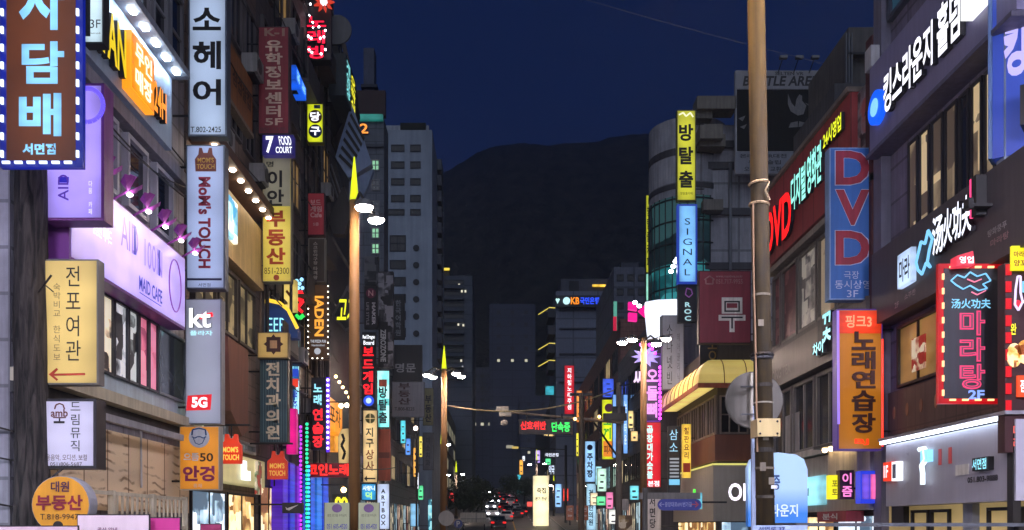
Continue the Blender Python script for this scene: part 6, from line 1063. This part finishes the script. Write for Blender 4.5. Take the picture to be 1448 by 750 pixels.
t = T('road_sign', 'wide pale direction board seen from behind near the street centre', 'sign', 'b', d=95, org=(X(670, 95), 95, road_z(95))); t.pbox('board', 651, 725, 687, 739, 0, .12, pm((150, 148, 140), .5)); t.pbox('rib', 651, 733.5, 687, 734.5, -.06, -.002, STEEL); t.pbox('rib', 673, 725, 674, 739, -.07, -.061, STEEL); MB().tube((-1.1, .1, 0), (-1.1, .1, 1.2), .06).tube((1.1, .1, 0), (1.1, .1, 1.2), .06).build('posts', DKST, t)
t = T('road_sign', 'round road sign seen from behind at the foot of the second left lamp', 'sign', 'b', d=50, org=(X(631, 50), 50, .14)); t.disc(631, 733, 11, 0, .05, pm((130, 128, 120), .5), 'disc'); MB().tube((0, .1, 0), (0, .1, 2.5), .04).build('post', STEEL, t)
t = T('parking_sign', 'small round blue parking sign beside the fourth left lamp', 'sign', 'b', d=90, org=(X(648, 90), 90, road_z(90))); t.disc(648, 741, 6, 0, .06, pm((40, 60, 130), .4), 'disc'); t.text('P', 645.5, 737, 650.5, 745, WHITEP, y=-.01); MB().tube((0, .1, -.1), (0, .1, 1.6), .04).build('post', STEEL, t)
t = T('street_name_sign', 'blue pill shaped street name sign on a grey arm at the right', 'sign', 'b', d=36, org=(X(962, 36), 36, Z(722, 36)))
pp = []
for i in range(9): a = math.pi / 2 + i * math.pi / 8; pp.append((938 + 8 * math.cos(a), 714 - 8 * math.sin(a)))
for i in range(9): a = -math.pi / 2 + i * math.pi / 8; pp.append((984 + 8 * math.cos(a), 714 - 8 * math.sin(a)))
t.poly(pp, 0, .06, pm((40, 54, 150), .4, .1), 'plate'); t.text('중앙대로691번가길', 940, 710, 978, 717, pm((150, 160, 220), .5), y=-.01); t.text('→', 978, 709, 988, 718, pm((190, 70, 90), .5), y=-.01); t.text('←', 932, 710, 939, 717, pm((150, 160, 220), .5), y=-.01)
t = T('sign_post', 'grey post with a horizontal arm carrying the blue street name sign', 'post', 'b', d=36.3, org=(X(912, 36.3), 36.3, .14)); MB().tube((0, 0, 0), (0, 0, Z(690, 36.3) - .14), .11).build('post', pm((90, 88, 86), .5), t); t.pbox('arm', 904, 697, 990, 706, -.05, .05, pm((110, 108, 106), .5))
t = T('pharmacy_sign', 'small lit cyan box with a green cross beside the street name sign', 'sign', 'b', d=40, org=(X(987, 40), 40, Z(720, 40))); t.pbox('cabinet', 981, 697, 993, 720, 0, .3, em((110, 200, 225), .9, .3)); t.pbox('cross', 980, 692, 983, 722, -.1, -.02, em((90, 240, 70), 1.3)); t.pbox('cross', 975, 700, 988, 704, -.12, -.101, em((90, 240, 70), 1.3)); MB().tube((.1, .2, .3), (1.3, .2, .3), .04).build('bracket', DKST, t)
t = T('bus_shelter', 'dark low roofed street shelter along the lower right edge', 'shelter', 'b', d=14, org=(X(1300, 14), 14, .14)); MB().box(-1.95, 2.2, -.2, 1.2, 1.43, 1.485).build('roof', pm((70, 74, 80), .5), t)
for x in (-1.8, 2.0):
    for y in (0, 1.0): MB().box(x, x + .08, y, y + .08, 0, 1.43).build('post', DKST, t)
# overhead wires
def wire(label, pts, r=.012, mat=BLACK, sag=.0):
    a, b = Vector(pts[0]), Vector(pts[1]); m = MB(); n = 20; q = []
    for i in range(n + 1): s = i / n; p = a.lerp(b, s); p.z -= sag * 4 * s * (1 - s); q.append(tuple(p - a))
    o = m.path(q, r, n=5).build('overhead_wire', mat); o.location = a; tag(o, label, 'wire')
def W3(px, py, d): return (X(px, d), d, Z(py, d))
wire('pale cable sagging across the street from the second left lamp to the right mast', [W3(633, 574, 54), W3(868, 552, 58)], .045, pm((150, 140, 105), .6), .75)
wire('long thin cable crossing the night sky to the right rooftops', [W3(640, -60, 60), W3(1255, 112, 40)], .013, pm((120, 125, 140), .6), .3)
wire('thin dark cable from the utility pole to the corner building', [W3(875, 545, 58), W3(945, 500, 50)], .03, BLACK, .5)
wire('black cable strung from the red dot matrix sign towards the far left shops', [W3(505, 662, 45), W3(560, 661, 55)], .03, BLACK, .1)
wire('loose cable hanging along the building fronts above the beige panels', [(-8.2, 16.2, 10.4), (-8.2, 24.4, 10.2)], .02, BLACK, .3)
wire('second loose cable hanging below the first along the white cafe building', [(-8.15, 16.2, 10.2), (-8.15, 24.4, 10.5)], .015, BLACK, .5)
# ------------------------------------------------------------------ trees
def leafm():
    m = bpy.data.materials.new('leaves'); m.use_nodes = True; nt = m.node_tree; N = nt.nodes; L = nt.links; b = N['Principled BSDF']
    tc = N.new('ShaderNodeTexCoord'); n1 = N.new('ShaderNodeTexNoise'); n1.inputs['Scale'].default_value = 1.4; L.new(tc.outputs['Object'], n1.inputs['Vector']); cr = N.new('ShaderNodeValToRGB'); e = cr.color_ramp.elements
    e[0].position = .35; e[0].color = (.012, .02, .01, 1); e[1].position = .7; e[1].color = (.04, .055, .025, 1); L.new(n1.outputs[0], cr.inputs[0]); L.new(cr.outputs[0], b.inputs['Base Color']); b.inputs['Roughness'].default_value = .8; return m
LEAF = leafm(); BARK = bark()
def tree(label, px, d, top, rw):
    rnd = random.Random(int(px * 7)); z0 = road_z(d); t = T('roadside_tree', label, 'tree', 'b', d=d, org=(X(px, d), d, z0), group='trees along the far kerbs'); ht = Z(top, d) - z0
    MB().tube((0, 0, 0), (.1, 0, ht * .45), .16, .1, n=8).tube((.1, 0, ht * .42), (.7, .2, ht * .7), .08, .04, n=6).tube((.1, 0, ht * .42), (-.6, -.2, ht * .72), .08, .04, n=6).build('trunk', BARK, t)
    m = MB(); cl = [(rnd.uniform(-1, 1) * rw * .7, rnd.uniform(-1, 1) * rw * .7, ht * rnd.uniform(.5, .88), rnd.uniform(.5, 1) * rw * .5) for _ in range(13)]
    for _ in range(2300):
        c = rnd.choice(cl); v = Vector((rnd.gauss(0, 1), rnd.gauss(0, 1), rnd.gauss(0, .8))).normalized() * c[3] * rnd.uniform(.5, 1.05); p = Vector(c[:3]) + v; s = rnd.uniform(.12, .26); u = Vector((rnd.gauss(0, 1), rnd.gauss(0, 1), rnd.gauss(0, 1))).normalized(); w_ = u.cross(Vector((rnd.gauss(0, 1), rnd.gauss(0, 1), rnd.gauss(0, 1)))).normalized(); k = len(m.v)
        m.v += [tuple(p + u * s), tuple(p + w_ * s * .5), tuple(p - u * s), tuple(p - w_ * s * .5)]; m.f.append((k, k + 1, k + 2, k + 3))
    m.build('crown', LEAF, t)
for a in (('dark leafy tree right of the fourth left lamp', 665, 150, 672, 3.6), ('dark leafy tree between the fourth lamp and the distant traffic', 681, 165, 690, 3.2), ('dark leafy tree just right of the distant traffic', 728, 170, 676, 3.4), ('dark leafy tree right of the traffic under the thin signal arm', 741, 200, 678, 4.2), ('darkest leafy tree left of the pale direction board', 655, 120, 690, 2.6)): tree(*a)
# ------------------------------------------------------------------ cars
def make_car(paint):
    r = bpy.data.objects.new('car', None); C.objects.link(r)
    class W_: e = r
    prof = [(-2.2, .35), (-2.25, .75), (-2.05, .95), (-1.55, 1.0), (-1.1, 1.42), (.55, 1.46), (1.25, 1.0), (2.05, .88), (2.25, .62), (2.2, .33)]
    m = MB(); n = len(prof)
    for s, ins in ((-.86, .0), (-.9, 0), (.9, 0), (.86, 0)):
        for x, z in prof: k = (.16 if z > 1.2 else .0); m.v.append((s + (k if s < 0 else -k), x, z))
    for j in range(3):
        for i in range(n): m.f.append((j * n + i, j * n + (i + 1) % n, (j + 1) * n + (i + 1) % n, (j + 1) * n + i))
    m.f += [tuple(range(n)), tuple(range(4 * n - 1, 3 * n - 1, -1))]
    m.build('body', paint, r)
    g = MB()
    g.v += [(-.68, -1.48, 1.06), (.68, -1.48, 1.06), (.6, -1.15, 1.38), (-.6, -1.15, 1.38)]; g.f.append((0, 1, 2, 3)); g.build('rear_window', GLASS, r).location = (0, -.04, .02)
    g = MB(); g.v += [(-.68, 1.18, 1.06), (.68, 1.18, 1.06), (.6, .62, 1.42), (-.6, .62, 1.42)]; g.f.append((0, 1, 2, 3)); g.build('windscreen', GLASS, r).location = (0, .05, .03)
    for s in (-1, 1):
        MB().box(s * .9 if s < 0 else .52, -.52 if s < 0 else .9, -2.30, -2.2, .66, .84).build('tail_light', em((255, 30, 25), 2.6), r)
        MB().box(-.88 if s < 0 else .5, -.5 if s < 0 else .88, 2.2, 2.3, .56, .74).build('headlight', em((245, 245, 255), 16), r)
        g = MB(); xs = s * .905; g.v += [(xs, -1.2, 1.02), (xs, 1.1, 1.02), (xs - s * .14, .5, 1.40), (xs - s * .14, -1.0, 1.38)]; g.f.append((0, 1, 2, 3)); g.build('side_window', GLASS, r)
        for y in (-1.4, 1.4): wh = MB().tube((s * .92, y, .33), (s * .72, y, .33), .33, n=16).build('wheel', BLACK, r); MB().tube((s * .935, y, .33), (s * .93, y, .33), .2, n=10).build('rim', STEEL, wh)
    return r
def copy_tree(o, par=None):
    c = o.copy(); C.objects.link(c)
    if par: c.parent = par
    for ch in list(o.children): copy_tree(ch, c)
    return c
PAINTS = [pm((60, 60, 66), .25, .05), pm((190, 190, 195), .25, .05), pm((30, 32, 40), .25, .05), pm((120, 30, 30), .25, .05)]
protos = [make_car(p) for p in PAINTS]; used = [0] * 4
for lb, px, d, k, on in (('dark grey car driving away, lowest and nearest of the distant traffic', 705, 112, 0, 0), ('silver car driving away ahead of the nearest dark grey car', 716, 128, 1, 0), ('black car driving away in the right lane, middle of the distant queue', 719, 150, 2, 0), ('dark red car driving away in the middle of the distant queue', 712, 165, 3, 0), ('second silver car, farther up the rise with its tail lights on', 722, 190, 1, 0), ('second black car at the far end of the queue', 716, 215, 2, 0), ('second dark grey car at the top of the rise', 711, 240, 0, 0), ('second dark red car topmost in the queue of tail lights', 719, 268, 3, 0),
        ('silver oncoming car with white headlights left of the queue', 694, 170, 1, 1), ('dark grey oncoming car with white headlights high on the rise', 704, 245, 0, 1), ('black oncoming car farthest up the road with headlights on', 701, 205, 2, 1), ('silver car braking in the right hand lane beside the dark red one', 729, 160, 1, 0), ('dark grey car braking in the right hand lane behind the silver one', 731, 138, 0, 0), ('black car at the right kerb near the traffic light', 737, 145, 2, 0), ('dark red car in the right hand lane halfway up the rise', 726, 205, 3, 0), ('silver car near the crest in the right hand lane', 724, 250, 1, 0), ('dark grey car left of the queue just before the crest', 709, 285, 0, 0), ('silver oncoming car nearest the pale direction board', 697, 140, 1, 1)):
    o = protos[k] if not used[k] else copy_tree(protos[k]); used[k] = 1
    o.location = (X(px, d), d, road_z(d)); o.rotation_euler = (math.atan(.055), 0, 0) if not on else (-math.atan(.055), 0, math.pi)
    tag(o, lb, 'car', 'cars in the distant traffic')
